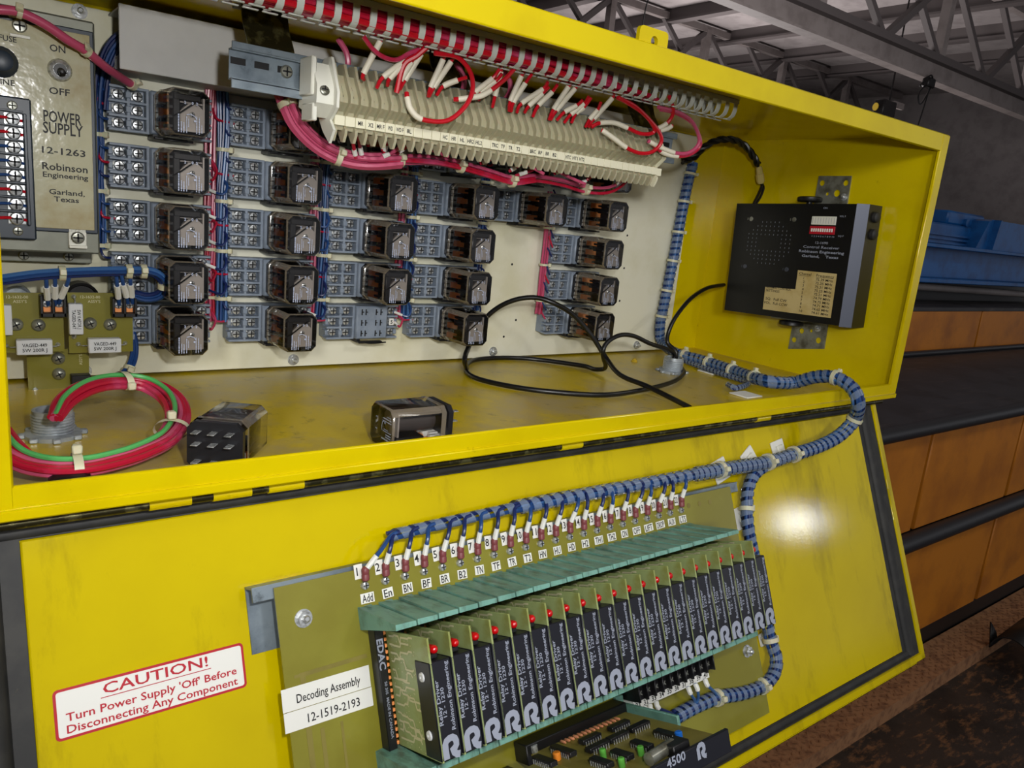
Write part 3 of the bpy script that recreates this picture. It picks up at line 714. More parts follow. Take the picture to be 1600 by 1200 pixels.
# blue wires curving up into the white trunking beside the power supply
t = thing('blue_wire_bundle', 'blue wires curving from the power supply up into the white trunking', 'wire bundle', at_y(158, 160, .31), 'upright blue wire bundles')
strands(t, [at_y(157, 170, .315), at_y(160, 125, .312), at_y(168, 92, .308), at_y(180, 70, .304), at_y(196, 56, .300)], 8, .0050, .0015, 'wire_blue', 5, seed=3, mts=['wire_blue', 'wire_navy'] * 4)
# ------------------------------------------------------------------ white trunking over the top relays
t = thing('wiring_trunking', 'long plain white wiring trunking above the top row of relays', 'trunking', (-.52, .31, .2877))
m = MB(); m.box(-.9185, -.262, .2702, .2722, .2872, .3392, .0006); build('lid', m, 'duct_white', t)
m = MB(); m.box(-.916, -.262, .2722, .3335, .2877, .2892); m.box(-.916, -.262, .2722, .3335, .3375, .339)
for k in range(9): m.box(-.9165, -.9150, .278 + k * .006, .281 + k * .006, .2892, .300)
build('side_walls', m, 'duct_white', t)
# ------------------------------------------------------------------ power supply
PF = .2585
t = thing('power_supply', 'grey power supply with a worn name plate and on-off switch', 'power supply', (-.985, .30, .13))
m = MB(); m.box(-1.06, -.938, PF + .004, .3335, .1298, .3188, .0015); m.box(-1.06, -.939, .322, .3335, .1235, .1298); build('housing', m, 'psu_grey', t)
m = MB(); m.box(-1.06, -.9395, PF + .0005, PF + .0045, .1475, .3105, .0008); build('bezel', m, 'psu_navy', t)
m = MB(); m.box(-1.06, -.9425, PF - .0006, PF + .0008, .1505, .3070, .0003); build('name_plate', m, 'psu_plate', t)
m = MB()
def pt(u_, v_, s_, size, al='c', bold=.012, wd_=None, y=PF - .0009): P = at_y(u_, v_, y); m.text(s_, size, front(P), al, bold, width=wd_)
mmpx = .00052
for s_, u_, v_, h_, w_ in (('ON', 90, 76, 10, 21), ('OFF', 93, 143, 10, 28), ('POWER', 98, 184, 17, 52), ('SUPPLY', 99, 202, 17, 55), ('12-1263', 100, 237, 10, 60), ('Robinson', 102, 262, 11, 63), ('Engineering', 103, 275, 8, 63), ('Garland,', 105, 301, 8, 50), ('Texas', 104, 312, 8, 35), ('INPUT', 8, 113, 8, 26), ('LINE', 8, 128, 8, 24), ('FUSE', 12, 60, 8, 22)):
    pt(u_, v_, s_, h_ * mmpx * 1.42, 'c', .014, w_ * mmpx)
build('lettering', m, 'ink', t)
P = at_y(93, 110, PF)
m = MB(); m.lathe([(.0088, 0), (.0088, .002), (.0074, .0042), (.0052, .0048), (.0050, .0046)], P, (0, -1, 0), 22); sw = build('switch', m, 'steel', t)
m = MB(); m.lathe([(.0049, 0), (.0049, .0003)], P + Vector((0, -.0048, 0)), (0, -1, 0), 16); m.lathe([(.0018, 0), (.0027, .006), (.0025, .010), (.001, .0108)], P + Vector((0, -.0046, 0)), (.05, -1, -.32), 12); build('lever', m, 'black', sw)
P = at_y(1, 97, PF); m = MB(); m.lathe([(.0105, 0), (.0115, .001), (.0115, .004), (.008, .008), (.0075, .014), (.005, .015)], P, (0, -1, 0), 20); build('fuse_holder', m, 'psu_navy', t)
for (u_, v_) in ((30, 42), (121, 372)):
    P = at_y(u_, v_, PF + .002); m = MB(); m.box(P.x - .0068, P.x + .0068, P.y - .0015, P.y + .0015, P.z - .0085, P.z + .0085, .0006); m.box(P.x - .0068, P.x + .0068, P.y - .0045, P.y - .0015, P.z - .0085, P.z - .006, .0004); c_ = build('corner_clip', m, 'clamp_white', t)
    m = MB(); screw_head(m, P + Vector((0, -.0015, .0005)), (0, -1, 0), .0052, .003); build('screw', m, ['bare_metal', 'slot_dark'], c_)
A = at_y(48, 155, PF - .006); B = at_y(52, 375, PF - .006)
m = MB(); m.box(-1.02, A.x, PF - .007, PF, B.z, A.z, .0012); tb = build('terminal_strip', m, 'psu_navy', t)
m = MB(); m.box(A.x - .0065, A.x - .004, PF - .014, PF - .006, B.z + .012, A.z - .012, .0006); build('barrier', m, 'psu_navy', tb)
for i in range(8):
    P = at_y(19.5 + i * .9, 186 + i * 22.2, PF - .007)
    m = MB(); m.box(P.x - .0058, P.x + .0066, P.y - .0012, P.y, P.z - .0044, P.z + .0044, .0003); screw_head(m, P + Vector((0, -.0012, 0)), (0, -1, 0), .0052, .0034); build('terminal_screw', m, ['steel', 'slot_dark'], tb)
    m = MB(); m.tube([P + Vector((-.012, -.003, 0)), P + Vector((-.004, -.0035, .0005)), P + Vector((.008, -.0022, -.001))], .0012, 6); build('wire_end', m, 'wire_red' if i in (0, 1, 5, 7) else 'wire_blue', tb)
    m = MB(); m.box(-1.02, A.x - .006, PF - .0125, PF - .006, P.z + .0052, P.z + .0066, .0003); build('barrier_rib', m, 'psu_navy', tb)
for (u_, v_) in ((19, 165), (28, 361)):
    m = MB(); screw_head(m, at_y(u_, v_, PF - .007), (0, -1, 0), .0036, .002); build('mounting_screw', m, ['bare_metal', 'slot_dark'], tb)
a = at_y(40, 398, .318); b = at_y(143, 412, .318)
m = MB(); m.box(a.x - .02, b.x, .3165, .3335, b.z, a.z + .012, .0008); mp_ = build('mounting_foot', m, 'psu_grey', t)
for (u_, v_) in ((37, 399), (107, 401)): m = MB(); screw_head(m, at_y(u_, v_, .3160), (0, -1, 0), .0042, .0024); build('screw', m, ['bare_metal', 'slot_dark'], mp_)
# pink sleeved cable over the power supply
pts = [at_y(-30, 12, .235), at_y(0, 15, .235), at_y(30, 19, .236), at_y(70, 38, .238), at_y(105, 62, .241), at_y(135, 80, .246), at_y(165, 105, .262), at_y(190, 122, .285), at_y(206, 132, .296)]
t = thing('pink_cable', 'pink sleeved cable running across the power supply to the first relay', 'cable', pts[4])
m = MB(); m.tube(pts, .0036, 10); build('sleeve', m, 'wire_pink', t)
for i in (2, 5): tie(t, pts[i], pts[i + 1] - pts[i - 1], .0037, (0, -1, .5))
tie(t, pts[8], pts[8] - pts[7], .0038, (1, -.3, .5), .005)
pts = [at_y(152, 60, .29), at_y(160, 50, .297), at_y(167, 52, .30)]
# ------------------------------------------------------------------ resistor boards
RB = .288
def panhead(parent, u_, v_, y, r=.0056):
    m = MB(); P = at_y(u_, v_, y); m.mi = 0; m.lathe([(r, 0), (r * .98, .0012), (r * .8, .0030), (r * .4, .0040), (r * .1, .0042)], P, (0, -1, 0), 18)
    m.mi = 1
    for k in (0, 1):
        a_ = .4 + k * math.pi / 2; e = Vector((math.cos(a_), 0, math.sin(a_))); g = Vector((-math.sin(a_), 0, math.cos(a_))); c_ = P + Vector((0, -.0044, 0))
        m.add([c_ + e * r * .55 + g * r * .09, c_ - e * r * .55 + g * r * .09, c_ - e * r * .55 - g * r * .09, c_ + e * r * .55 - g * r * .09], [(0, 1, 2, 3)])
    return build('mounting_screw', m, ['bare_metal', 'slot_dark'], parent)
def resistor(parent, u0, v0, u1, v1, y, lines, vert=False):
    a = at_y(u0, v0, y); b = at_y(u1, v1, y); x0, x1 = min(a.x, b.x), max(a.x, b.x); z0, z1 = min(a.z, b.z), max(a.z, b.z)
    m = MB(); m.box(x0, x1, y, y + .0085, z0, z1, .0007); o = build('power_resistor', m, 'ceramic', parent)
    m = MB(); cx_, cz_ = (x0 + x1) / 2, (z0 + z1) / 2
    for i, s_ in enumerate(lines):
        if vert: Mx = front((cx_ - .0018 + i * .0042, y - .0003, cz_)) @ Matrix.Rotation(math.radians(-90), 4, 'Z'); m.text(s_, .0040, Mx, 'c', .012, width=(z1 - z0) * .62)
        else: m.text(s_, .0044, front((cx_, y - .0003, cz_ + .0021 - i * .0044)), 'c', .012, width=(x1 - x0) * .68)
    build('lettering', m, 'ink', o)
    def ld(pts, e):
        m = MB(); m.tube(pts, .0006, 6); m.lathe([(.0022, 0), (.0008, .003)], e, (0, -1, 0), 10); build('lead', m, 'steel', o)
    if vert: ld([(cx_, y + .004, z1), (cx_, y + .004, z1 + .003), (cx_ - .0006, RB, z1 + .0050)], (cx_, RB, z1 + .005)); ld([(cx_, y + .004, z0), (cx_ - .001, y + .004, z0 - .0025), (cx_ - .001, RB, z0 - .004)], (cx_ - .001, RB, z0 - .004))
    else:
        for sx, ex in ((x0, -.0068), (x1, .0050)): ld([(sx, y + .004, cz_), (sx + ex * .6, y + .004, cz_), (sx + ex, RB, cz_)], (sx + ex, RB, cz_))
def termblock(parent, u0, v0, u1, v1, y, blades=True):
    a = at_y(u0, v0, y - .011); b = at_y(u1, v1, y - .011); m = MB(); x0, x1, z0, z1 = a.x, b.x, b.z, a.z
    m.box(x0, x1, y - .007, y, z0, z1, .0006)
    for x in (x0 + .001, (x0 + x1) / 2, x1 - .001): m.box(x - .0011, x + .0011, y - .0125, y - .006, z0, z1, .0004)
    m.box(x0, x1, y - .0125, y - .006, z0, z0 + .0035, .0004)
    o = build('terminal_block', m, 'black', parent); w_ = (x1 - x0)
    for k in (.27, .73):
        m = MB(); screw_head(m, (x0 + w_ * k, y - .0075, (z0 + z1) / 2 + .002), (0, -1, 0), .0035, .0022); build('terminal_screw', m, ['steel', 'slot_dark'], o)
        m = MB(); m.box(x0 + w_ * k - .0028, x0 + w_ * k + .0028, y - .0082, y - .0070, z0 + .0038, z0 + .0085, .0003); build('contact_blade', m, 'copper', o)
    return o
for nm, (u0, v0, u1, v1), sx in (('right', (105, 457, 208, 549), 0), ('left', (-10, 457, 101, 549), 1)):
    a = at_y(u0, v0, RB); b = at_y(u1, v1, RB)
    t = thing('resistor_board', 'olive resistor board with upright and flat white resistors beside the relays' if not sx else 'olive resistor board partly behind the yellow frame at far left', 'circuit board', Vector(((a.x + b.x) / 2, RB, b.z)), 'resistor boards')
    m = MB(); m.box(a.x, b.x, RB, RB + .0016, b.z, a.z); build('circuit_board', m, 'pcb_olive', t)
    m = MB()
    for x in (a.x + .006, b.x - .006): m.cyl((x, RB + .0016, (a.z + b.z) / 2), (x, .3337, (a.z + b.z) / 2), .003, 8)
    build('standoff', m, 'bare_metal', t)
    m = MB()
    if not sx:
        m.text('12-1632-00', .0036, front(at_y(141, 464, RB - .0003)), 'c', .006); m.text("ASSY'S", .0036, front(at_y(147, 471, RB - .0003)), 'c', .006)
    else:
        m.text('12-1632-00', .0036, front(at_y(27, 464, RB - .0003)), 'c', .006); m.text("ASSY'S", .0036, front(at_y(31, 471, RB - .0003)), 'c', .006)
    build('lettering', m, 'trace', t)
    if not sx:
        for u_, v_ in ((141, 505), (172, 507)): panhead(t, u_, v_, RB)
        resistor(t, 107, 475, 131, 523, RB - .0105, ('TAGED-047', '5W 0.47OR J'), True)
        resistor(t, 138, 530, 190, 551, RB - .0105, ('VAGED-449', '5W 200R J'))
        k_ = termblock(t, 175, 466, 214, 495, RB); wz = [(184, 462, 'S6', -.002), (194, 455, '610', .001), (206, 456, '803', .003)]
    else:
        for u_, v_ in ((25, 507), (60, 508)): panhead(t, u_, v_, RB)
        resistor(t, 25, 532, 83, 554, RB - .0105, ('VAGED-449', '5W 200R J'))
        k_ = termblock(t, 62, 462, 104, 495, RB); wz = [(75, 456, '1', -.003), (85, 451, '102', 0), (100, 455, '202', .003)]
        m = MB(); a2 = at_y(8, 477, RB - .008); m.box(a2.x - .008, a2.x + .0045, RB - .0085, RB, a2.z - .026, a2.z, .0006); build('power_resistor', m, 'ceramic', t)
a = at_y(41, 548, .300); b = at_y(141, 616, .300)
t = thing('resistor_board', 'lower olive board hanging under the two resistor boards', 'circuit board', Vector(((a.x + b.x) / 2, .30, b.z)), 'resistor boards')
m = MB(); m.prism([(at_y(45, 616, .3).x, at_y(45, 616, .3).z), (at_y(110, 612, .3).x, at_y(110, 612, .3).z), (at_y(139, 590, .3).x, at_y(139, 590, .3).z), (at_y(139, 545, .3).x, at_y(139, 545, .3).z), (at_y(41, 545, .3).x, at_y(41, 545, .3).z)], 'y', .300, .3016); build('circuit_board', m, 'pcb_olive', t)
m = MB(); m.cyl(at_y(90, 560, .3016), at_y(90, 560, .3016) + Vector((0, .0318, 0)), .003, 8); build('standoff', m, 'bare_metal', t)
for u_, v_ in ((91, 560), (92, 584)): panhead(t, u_, v_, .300)
m = MB(); m.lathe([(.0024, 0), (.0022, .0018), (.0012, .002)], at_y(55, 609, .300), (0, -1, 0), 12); build('rivet', m, 'steel', t)
m = MB(); P = at_y(125, 590, .298); m.box(P.x - .008, P.x + .008, .290, .300, P.z - .005, P.z + .004, .0006); build('terminal_block', m, 'black', t)
m = MB(); m.text("ASSY'S", .0036, front(at_y(126, 562, .2997)) @ Matrix.Rotation(math.radians(90), 4, 'Z'), 'c', .006); build('lettering', m, 'trace', t)
# capacitors half hidden behind the boards
for k, (u_, v_, r_, lb) in enumerate(((26, 455, .0125, 'silver capacitor can behind the left resistor board'), (128, 452, .0150, 'dark capacitor can behind the right resistor board'))):
    P = at_y(u_, v_, .315); m = MB(); m.lathe([(r_, 0), (r_, .018), (r_ * .85, .0195), (r_ * .8, .018), (.001, .018)], (P.x, .3335, P.z - r_ * .6), (0, -1, 0), 24); solo('capacitor', m, 'zinc' if k == 0 else 'dark_iron', lb, 'capacitor', Vector((P.x, .3335, P.z - r_ * .6)), 'capacitors behind the resistor boards')
# blue cable above the boards
pts = [at_y(-20, 440, .262), at_y(10, 436, .262), at_y(55, 430, .262), at_y(100, 427, .262), at_y(150, 425, .262), at_y(205, 424, .262), at_y(235, 425, .264), at_y(252, 434, .268), at_y(258, 448, .274), at_y(250, 460, .280), at_y(232, 465, .284), at_y(210, 461, .286)]
t = thing('blue_cable', 'thick blue cable bundle tied above the resistor boards', 'cable', pts[3])
strands(t, pts, 6, .0030, .0019, 'wire_blue', 4, seed=9, mts=['wire_blue', 'wire_blue_light', 'wire_blue', 'wire_navy', 'wire_blue', 'wire_blue'])
for u_, v_, ax in ((97, 427, (1, 0, 0)), (201, 424, (1, 0, 0)), (224, 424, (1, 0, 0)), (258, 447, (0, .3, -1))): tie(t, at_y(u_, v_, .263 if u_ < 250 else .273), ax, .0056, (0, -1, .2) if u_ < 250 else (1, -.3, 0), .005)
for (u0, v0, u1, v1, tx) in ((72, 434, 75, 476, '1'), (86, 432, 86, 476, '102'), (108, 432, 92, 474, '202'), (182, 432, 186, 476, '26'), (190, 430, 200, 474, '810'), (203, 430, 207, 474, '803')):
    pts = [at_y(u0, v0, .263), at_y(u0 * .8 + u1 * .2, v0 + 12, .264), at_y(u0 * .35 + u1 * .65, v0 + 28, .272), at_y(u1, v1, .279)]
    m = MB(); m.tube(pts, .0017, 8); o = build('branch_wire', m, 'wire_blue', t); band(o, pts, .40, .78, .0017, rr=.0027)
# blue cable dropping to the cabinet bottom
t = thing('blue_cable', 'blue cable tied beside the lower board, dropping behind the red coil', 'cable', at_y(205, 575, .31))
strands(t, [at_y(180, 470, .318), at_y(196, 500, .316), at_y(208, 530, .312), at_y(209, 555, .308), at_y(202, 575, .300), at_y(190, 588, .292)], 4, .0024, .0017, 'wire_blue', 5, seed=12)
tie(t, at_y(202, 575, .300), (-.4, -.4, -1), .0044, (0, -1, 0), .004)
# ------------------------------------------------------------------ rail of beige terminal blocks
YT_ = .140; NB = 42; X0 = -.7815; PITCH = .00932; ZM = .2755     # marker line
def zyp(f, z): return (YT_ - f, ZM + z)
t = thing('mounting_rail', 'zinc slotted rail that carries the beige terminal blocks', 'rail', (-.6, .165, .28))
ry = .168; m = MB(); zr = .2925
m.box(-.858, -.334, ry, ry + .0014, zr - .010, zr + .012)
for a, b in ((zr - .0175, zr - .010), (zr + .012, zr + .0175)): m.box(-.858, -.334, ry - .007, ry - .0056, a, b, .0003)
m.box(-.858, -.334, ry - .007, ry + .0014, zr - .0110, zr - .0097); m.box(-.858, -.334, ry - .007, ry + .0014, zr + .0113, zr + .0126)
build('rail', m, 'galv', t)
m = MB()
for k in range(4):
    for x in (-.851 + k * .019, -.345 - k * .019): m.box(x - .006, x + .006, ry - .0003, ry, zr - .0026 + .004, zr + .0026 + .004, .0002)
build('slots', m, 'slot_dark', t)
P = at_y(448, 98, ry - .001); m = MB(); screw_head(m, (P.x, ry, zr + .003), (0, -1, 0), .0052, .003); build('screw', m, ['bare_metal', 'slot_dark'], t)
def strap(x0, x1, label):
    pts = [(.172, .299), (.1695, .3005), (.1700, .306), (.176, .317), (.186, .330), (.192, .3463)]
    P = catmull([Vector((0, p[0], p[1])) for p in pts], 4); m = MB(); v = []; f = []
    for p in P: v += [(x0, p.y, p.z), (x1, p.y, p.z), (x1, p.y + .002, p.z + .0006), (x0, p.y + .002, p.z + .0006)]
    for i in range(len(P) - 1):
        for k in range(4): f.append((4 * i + k, 4 * i + (k + 1) % 4, 4 * i + 4 + (k + 1) % 4, 4 * i + 4 + k))
    m.add(v, f); m.box(x0, x1, .192, .215, .3443, .3463)
    return solo('rail_strap', m, 'old_bracket', label, 'bracket', Vector(((x0 + x1) / 2, .18, .3)), 'straps holding the terminal rail')
strap(-.842, -.803, 'tarnished bent strap holding the left end of the terminal rail')
strap(-.664, -.625, 'tarnished bent strap behind the middle of the terminal rail')
strap(-.395, -.352, 'tarnished bent strap holding the right end of the terminal rail')
PROF = [zyp(-.024, .022), zyp(-.010, .031), zyp(.000, .0305), zyp(.004, .023), zyp(.0165, .005), zyp(.0165, -.001), zyp(.0050, -.0105), zyp(.0050, -.0185), zyp(.0080, -.0212), zyp(.0076, -.0250), zyp(.0040, -.0315), zyp(.0005, -.0315), zyp(-.008, -.022), zyp(-.024, -.006), zyp(-.0215, .0)]
MK = {2: 'MR', 3: 'X2', 4: 'MR F', 5: 'WD', 6: 'WD F', 7: '8L', 11: 'HC', 12: 'HR', 13: 'HL', 14: 'HR2', 15: 'HL2', 17: 'TRC', 18: 'TF', 19: 'TR', 20: 'T2', 22: 'BRC', 23: 'BF', 24: 'BR', 25: 'B2', 27: 'HTC', 28: 'HT1', 29: 'HT2'}
ICL = T(Vector((0, 0, 0)))
def inner(p, k=.86):
    cy = YT_ - .0; cz = ZM; return [(cy + (y - cy) * k, cz + (z - cz) * k) for y, z in p]
base_ = None
for i in range(NB):
    x = X0 + PITCH * i; M_ = T((x, YT_, ZM))
    lb = ('beige terminal block marked %s on the rail' % MK[i]) if i in MK else 'unmarked beige terminal block, %s along the rail from its left end' % ordn(i)
    if base_ is None:
        t = thing('terminal_block', lb, 'terminal block', M_, 'terminal blocks on the rail')
        m = MB(); m.prism(PROF, 'x', x - .0012, x + .0012); m.prism(inner(PROF, .70), 'x', x + .0012, x + PITCH - .0012); build('body', m, 'terminal_beige', t)
        m = MB(); m.add([(x + .0014, YT_ - .0070, ZM + .0125), (x + .0036, YT_ - .0070, ZM + .0125), (x + .0036, YT_ - .0126, ZM + .0035), (x + .0014, YT_ - .0126, ZM + .0035)], [(0, 1, 2, 3)]); build('entry_shadow', m, 'coil_dark', t)  # flat dark slit, painted slot shadow at the wire entry
        m = MB(); m.box(x - .0012, x + PITCH - .0016, YT_ - .0082, YT_ - .0045, ZM - .0188, ZM - .0108, .0003); build('marker', m, 'marker_cream', t); base_ = t
    else: t = dup(base_, M_, lb)
    if i in MK:
        mk = [c for c in t.children if c.name.startswith('marker')][0]
        m = MB(); m.text(MK[i], .0048, front((x + .0033, YT_ - .0084, ZM - .0148)), 'c', .02, width=min(.0024 * len(MK[i].replace(' ', '')) , .0072)); build('lettering', m, 'ink', mk)
# white end clamp at the left and end plate at the right
xc = X0 - .0125
t = thing('end_clamp', 'white end clamp with screw at the left end of the terminal blocks', 'clamp', (xc, YT_, ZM))
m = MB(); m.prism([zyp(-.026, .024), zyp(-.012, .034), zyp(.002, .034), zyp(.0170, .006), zyp(.0165, -.006), zyp(.004, -.0155), zyp(.012, -.0235), zyp(.004, -.034), zyp(-.010, -.024), zyp(-.028, -.004)], 'x', xc + .0085, xc + .0108)
m.prism([zyp(-.026, .020), zyp(-.012, .028), zyp(-.002, .028), zyp(.010, .010), zyp(.010, -.004), zyp(-.004, -.014), zyp(-.028, -.006)], 'x', xc - .006, xc + .0085)
m.box(xc - .0085, xc - .004, YT_ - .004, YT_ + .022, ZM + .002, ZM + .032, .001); m.box(xc - .0075, xc - .003, YT_ - .006, YT_ + .018, ZM - .018, ZM - .004, .001)
build('body', m, 'clamp_white', t)
m = MB(); screw_head(m, (xc + .0005, YT_ - .0095, ZM + .006), (0, -1, .35), .0042, .0022); build('screw', m, ['bare_metal', 'slot_dark'], t)
xe = X0 + PITCH * NB
m = MB(); m.prism(PROF, 'x', xe - .0012, xe + .0006); m.prism([zyp(.004, -.011), zyp(.006, -.011), zyp(.006, -.019), zyp(.004, -.019)], 'x', xe - .004, xe + .007)
solo('end_plate', m, 'marker_cream', 'cream end plate at the right end of the terminal blocks', 'end plate', Vector((xe, YT_, ZM)))
# ------------------------------------------------------------------ slotted wiring duct under the cabinet roof, red wires in it
t = thing('slotted_duct', 'grey-white slotted wiring duct running under the cabinet roof', 'wiring duct', (-.62, .10, .345))
m = MB(); m.box(-1.0, -.3235, .0875, .1195, .3440, .3462); m.box(-1.0, -.3235, .0865, .0880, .3415, .3462); m.box(-1.0, -.3235, .1190, .1205, .3415, .3462); build('channel', m, 'duct_grey', t)
prof = [(.0872, .3450), (.0866, .3385), (.0872, .3330), (.0890, .3288), (.0925, .3262), (.0965, .3256)]
prof_b = [(.1198, .3450), (.1206, .3385), (.1200, .3330), (.1185, .3288), (.1150, .3262), (.1110, .3256)]
m = MB()
for k in range(47):
    x1 = -.3250 - k * .0144; x0 = x1 - .0054
    for pr in (prof, prof_b):
        v = []; f = []
        for (y, z) in pr: v += [(x0, y, z), (x1, y, z), (x1, y + (.0013 if pr is prof else -.0013), z + .0004), (x0, y + (.0013 if pr is prof else -.0013), z + .0004)]
        for i in range(len(pr) - 1):
            for q4 in range(4): f.append((4 * i + q4, 4 * i + (q4 + 1) % 4, 4 * i + 4 + (q4 + 1) % 4, 4 * i + 4 + q4))
        f += [(0, 1, 2, 3), tuple(range(4 * len(pr) - 4, 4 * len(pr)))]; m.add(v, f)
    m.box(x0 - .0032, x1 + .0032, .0955, .0985, .3249, .3262, .0005); m.box(x0 - .0032, x1 + .0032, .1090, .1120, .3249, .3262, .0005)
build('fingers', m, 'duct_grey', t)
rh = thing('red_wire_harness', 'red wires filling the slotted duct and dropping to the terminal blocks', 'wire harness', (-.7, .1, .335))
rn = random.Random(4)
for k in range(14):
    xe_ = -.42 - rn.random() * .10 if k % 2 else -.52 - rn.random() * .16; yy = .0915 + (k % 5) * .0052; zz_ = .3300 + (k // 5) * .0050
    pts = [(-1.0, yy, zz_), (-.85, yy + .001 * rn.uniform(-1, 1), zz_ + .001), (-.72, yy + .001 * rn.uniform(-1, 1), zz_), (xe_ - .05, yy, zz_ + .001), (xe_, yy + .004, zz_ - .002)]
    m = MB(); m.tube(pts, .0026, 8); build('wire', m, 'wire_crimson' if k % 4 else 'wire_red', rh)
for k in range(6):
    x = -.525 + k * .0144; m = MB(); m.box(x - .0016, x + .0016, .0905, .0925, .328, .3335, .0004); build('wire_marker', m, 'tag_white', rh)
def lead(pts, y0, y1, sl=None, r=.00165, mt='wire_red', sr=.0026):
    n = len(pts); P = [at_y(u_, v_, y0 + (y1 - y0) * i / (n - 1)) for i, (u_, v_) in enumerate(pts)]
    m = MB(); m.tube(P, r, 8); o = build('wire', m, mt, rh)
    if sl:
        Q = catmull(P, 6); L = len(Q) - 1; a, b = int(L * sl[0]), max(int(L * sl[1]), int(L * sl[0]) + 2); k = MB(); k.tube(Q[a:b + 1], sr, 10, 0); build('marker_sleeve', k, 'sleeve_white', o)
    return o
c1 = lambda x, y: (520 + x / 5.333, 40 + y / 5.333)
c2 = lambda x, y: (800 + x / 5.333, 100 + y / 5.333)
F_, U_ = .124, .108
for c_, L_ in ((c1, (((258, 450), (256, 400), (395, 130), (430, 60)), ((365, 520), (420, 430), (620, 280), (700, 230)), ((455, 500), (475, 440), (590, 325), (700, 245)), ((545, 530), (565, 455), (655, 300), (720, 200)), ((560, 530), (600, 455), (735, 235), (770, 180)), ((795, 590), (815, 515), (920, 280), (930, 230)), ((803, 590), (840, 515), (985, 300), (1010, 240)), ((865, 580), (920, 505), (1040, 455), (1120, 430)), ((1178, 600), (1185, 555), (1330, 440), (1390, 360)), ((1215, 620), (1228, 555), (1355, 465), (1410, 400)), ((1330, 680), (1352, 585), (1400, 380), (1410, 330)), ((1468, 710), (1480, 630), (1572, 420), (1600, 370)), ((1485, 715), (1505, 640), (1605, 480), (1660, 400)))),
               (c2, (((40, 405), (78, 330), (255, 210), (300, 150)), ((105, 405), (140, 350), (255, 245), (310, 190)), ((172, 440), (220, 345), (335, 232), (380, 170)), ((308, 465), (345, 380), (470, 190), (490, 150)), ((322, 465), (368, 390), (525, 205), (560, 160)), ((372, 470), (438, 400), (540, 345), (590, 300)), ((435, 490), (490, 420), (600, 330), (640, 270)), ((495, 490), (535, 410), (600, 360), (660, 280)), ((612, 525), (648, 460), (715, 380), (740, 320)), ((638, 525), (680, 460), (835, 285), (850, 240))))):
    for p in L_: lead([c_(*a) for a in p], F_, U_, (.36, .70))
lead([c1(530, 560), c1(590, 330), c1(700, 250), c1(800, 160), c1(850, 90)], .118, .097, None, .0024)
lead([c1(255, 90), c1(330, 190), c1(420, 260), c1(530, 285), c1(640, 230), c1(720, 200)], .108, .108, None, .0019, 'wire_crimson')
lead([c1(850, 230), c1(1040, 265), c1(1150, 400), c1(1160, 560), c1(1080, 700), c1(940, 795), c1(740, 780), c1(650, 700), c1(622, 610), c1(615, 560)], .100, .120, (.68, .92), .0021, 'wire_red', .0027)
lead([c1(1010, 615), c1(1060, 612), c1(1150, 600), c1(1265, 572), c1(1430, 450), c1(1530, 335), c1(1560, 280)], .121, .098, (.14, .56), .0021)
lead([c2(660, 525), c2(730, 492), c2(850, 490), c2(960, 532), c2(1070, 580), c2(1170, 575), c2(1180, 520), c2(1080, 400), c2(890, 280)], .122, .1, (.14, .38), .0021)
lead([c2(745, 550), c2(770, 565), c2(850, 622), c2(950, 695), c2(1060, 742), c2(1160, 735), c2(1235, 670), c2(1238, 590), c2(1150, 470), c2(1020, 350), c2(880, 280)], .118, .1, (.06, .31), .0021)
lead([c2(1130, 640), c2(1160, 655), c2(1250, 700), c2(1350, 738), c2(1450, 745), c2(1530, 700), c2(1560, 620), c2(1500, 480), c2(1380, 400), c2(1220, 360)], .118, .104, (.08, .34), .0021, 'wire_pink')
lead([c2(1180, 680), c2(1270, 745), c2(1380, 770), c2(1480, 755), c2(1555, 700), c2(1568, 630), c2(1510, 500), c2(1370, 410), c2(1240, 380)], .118, .106, (.10, .27), .0021, 'wire_crimson')
lead([c2(1310, 270), c2(1342, 370), c2(1332, 440), c2(1280, 502), c2(1195, 548)], .098, .116, (.74, .98), .0021)
lead([c2(1340, 510), c2(1290, 540), c2(1200, 562)], .11, .116, (.1, .9), .0017)
for (u_, v_) in ((541, 82), (797, 112), (723, 118)):
    P = at_y(u_, v_, .165); P.z = min(P.z, .328); m = MB(); m.tube([P + Vector((-.006, .004, .010)), P, P + Vector((.002, 0, -.010)), P + Vector((.0, .006, -.02))], .0026, 8); build('wire', m, 'wire_pink', rh)
# pink wires under the terminal blocks
ph = thing('pink_wire_harness', 'pink wire harness sagging under the terminal blocks', 'wire harness', at_y(560, 250, .175), 'pink harness')
pth = [(436, 118), (440, 140), (449, 163), (465, 195), (495, 225), (530, 244), (572, 252), (625, 250), (680, 252), (720, 260), (762, 272), (800, 283), (836, 279), (880, 286), (915, 296), (950, 297), (974, 284), (985, 264)]
yy_ = lambda i: .205 - .028 * min(i, 6) / 6
P_ = [at_y(u_, v_, yy_(i)) for i, (u_, v_) in enumerate(pth)]
strands(ph, P_[:8], 7, .0056, .0026, 'wire_pink', 2, seed=2)
strands(ph, P_[6:13], 4, .0040, .0019, 'wire_pink', 6, seed=5, mts=['wire_pink', 'wire_crimson', 'wire_pink', 'wire_crimson'])
strands(ph, P_[11:], 3, .0030, .0018, 'wire_pink', 6, seed=6, mts=['wire_pink', 'wire_crimson', 'wire_pink'])
for i in (2, 5, 7, 9, 11, 14): tie(ph, P_[i], P_[i + 1] - P_[i - 1], .0078 if i < 7 else .0056, (0, -1, .3), .005)
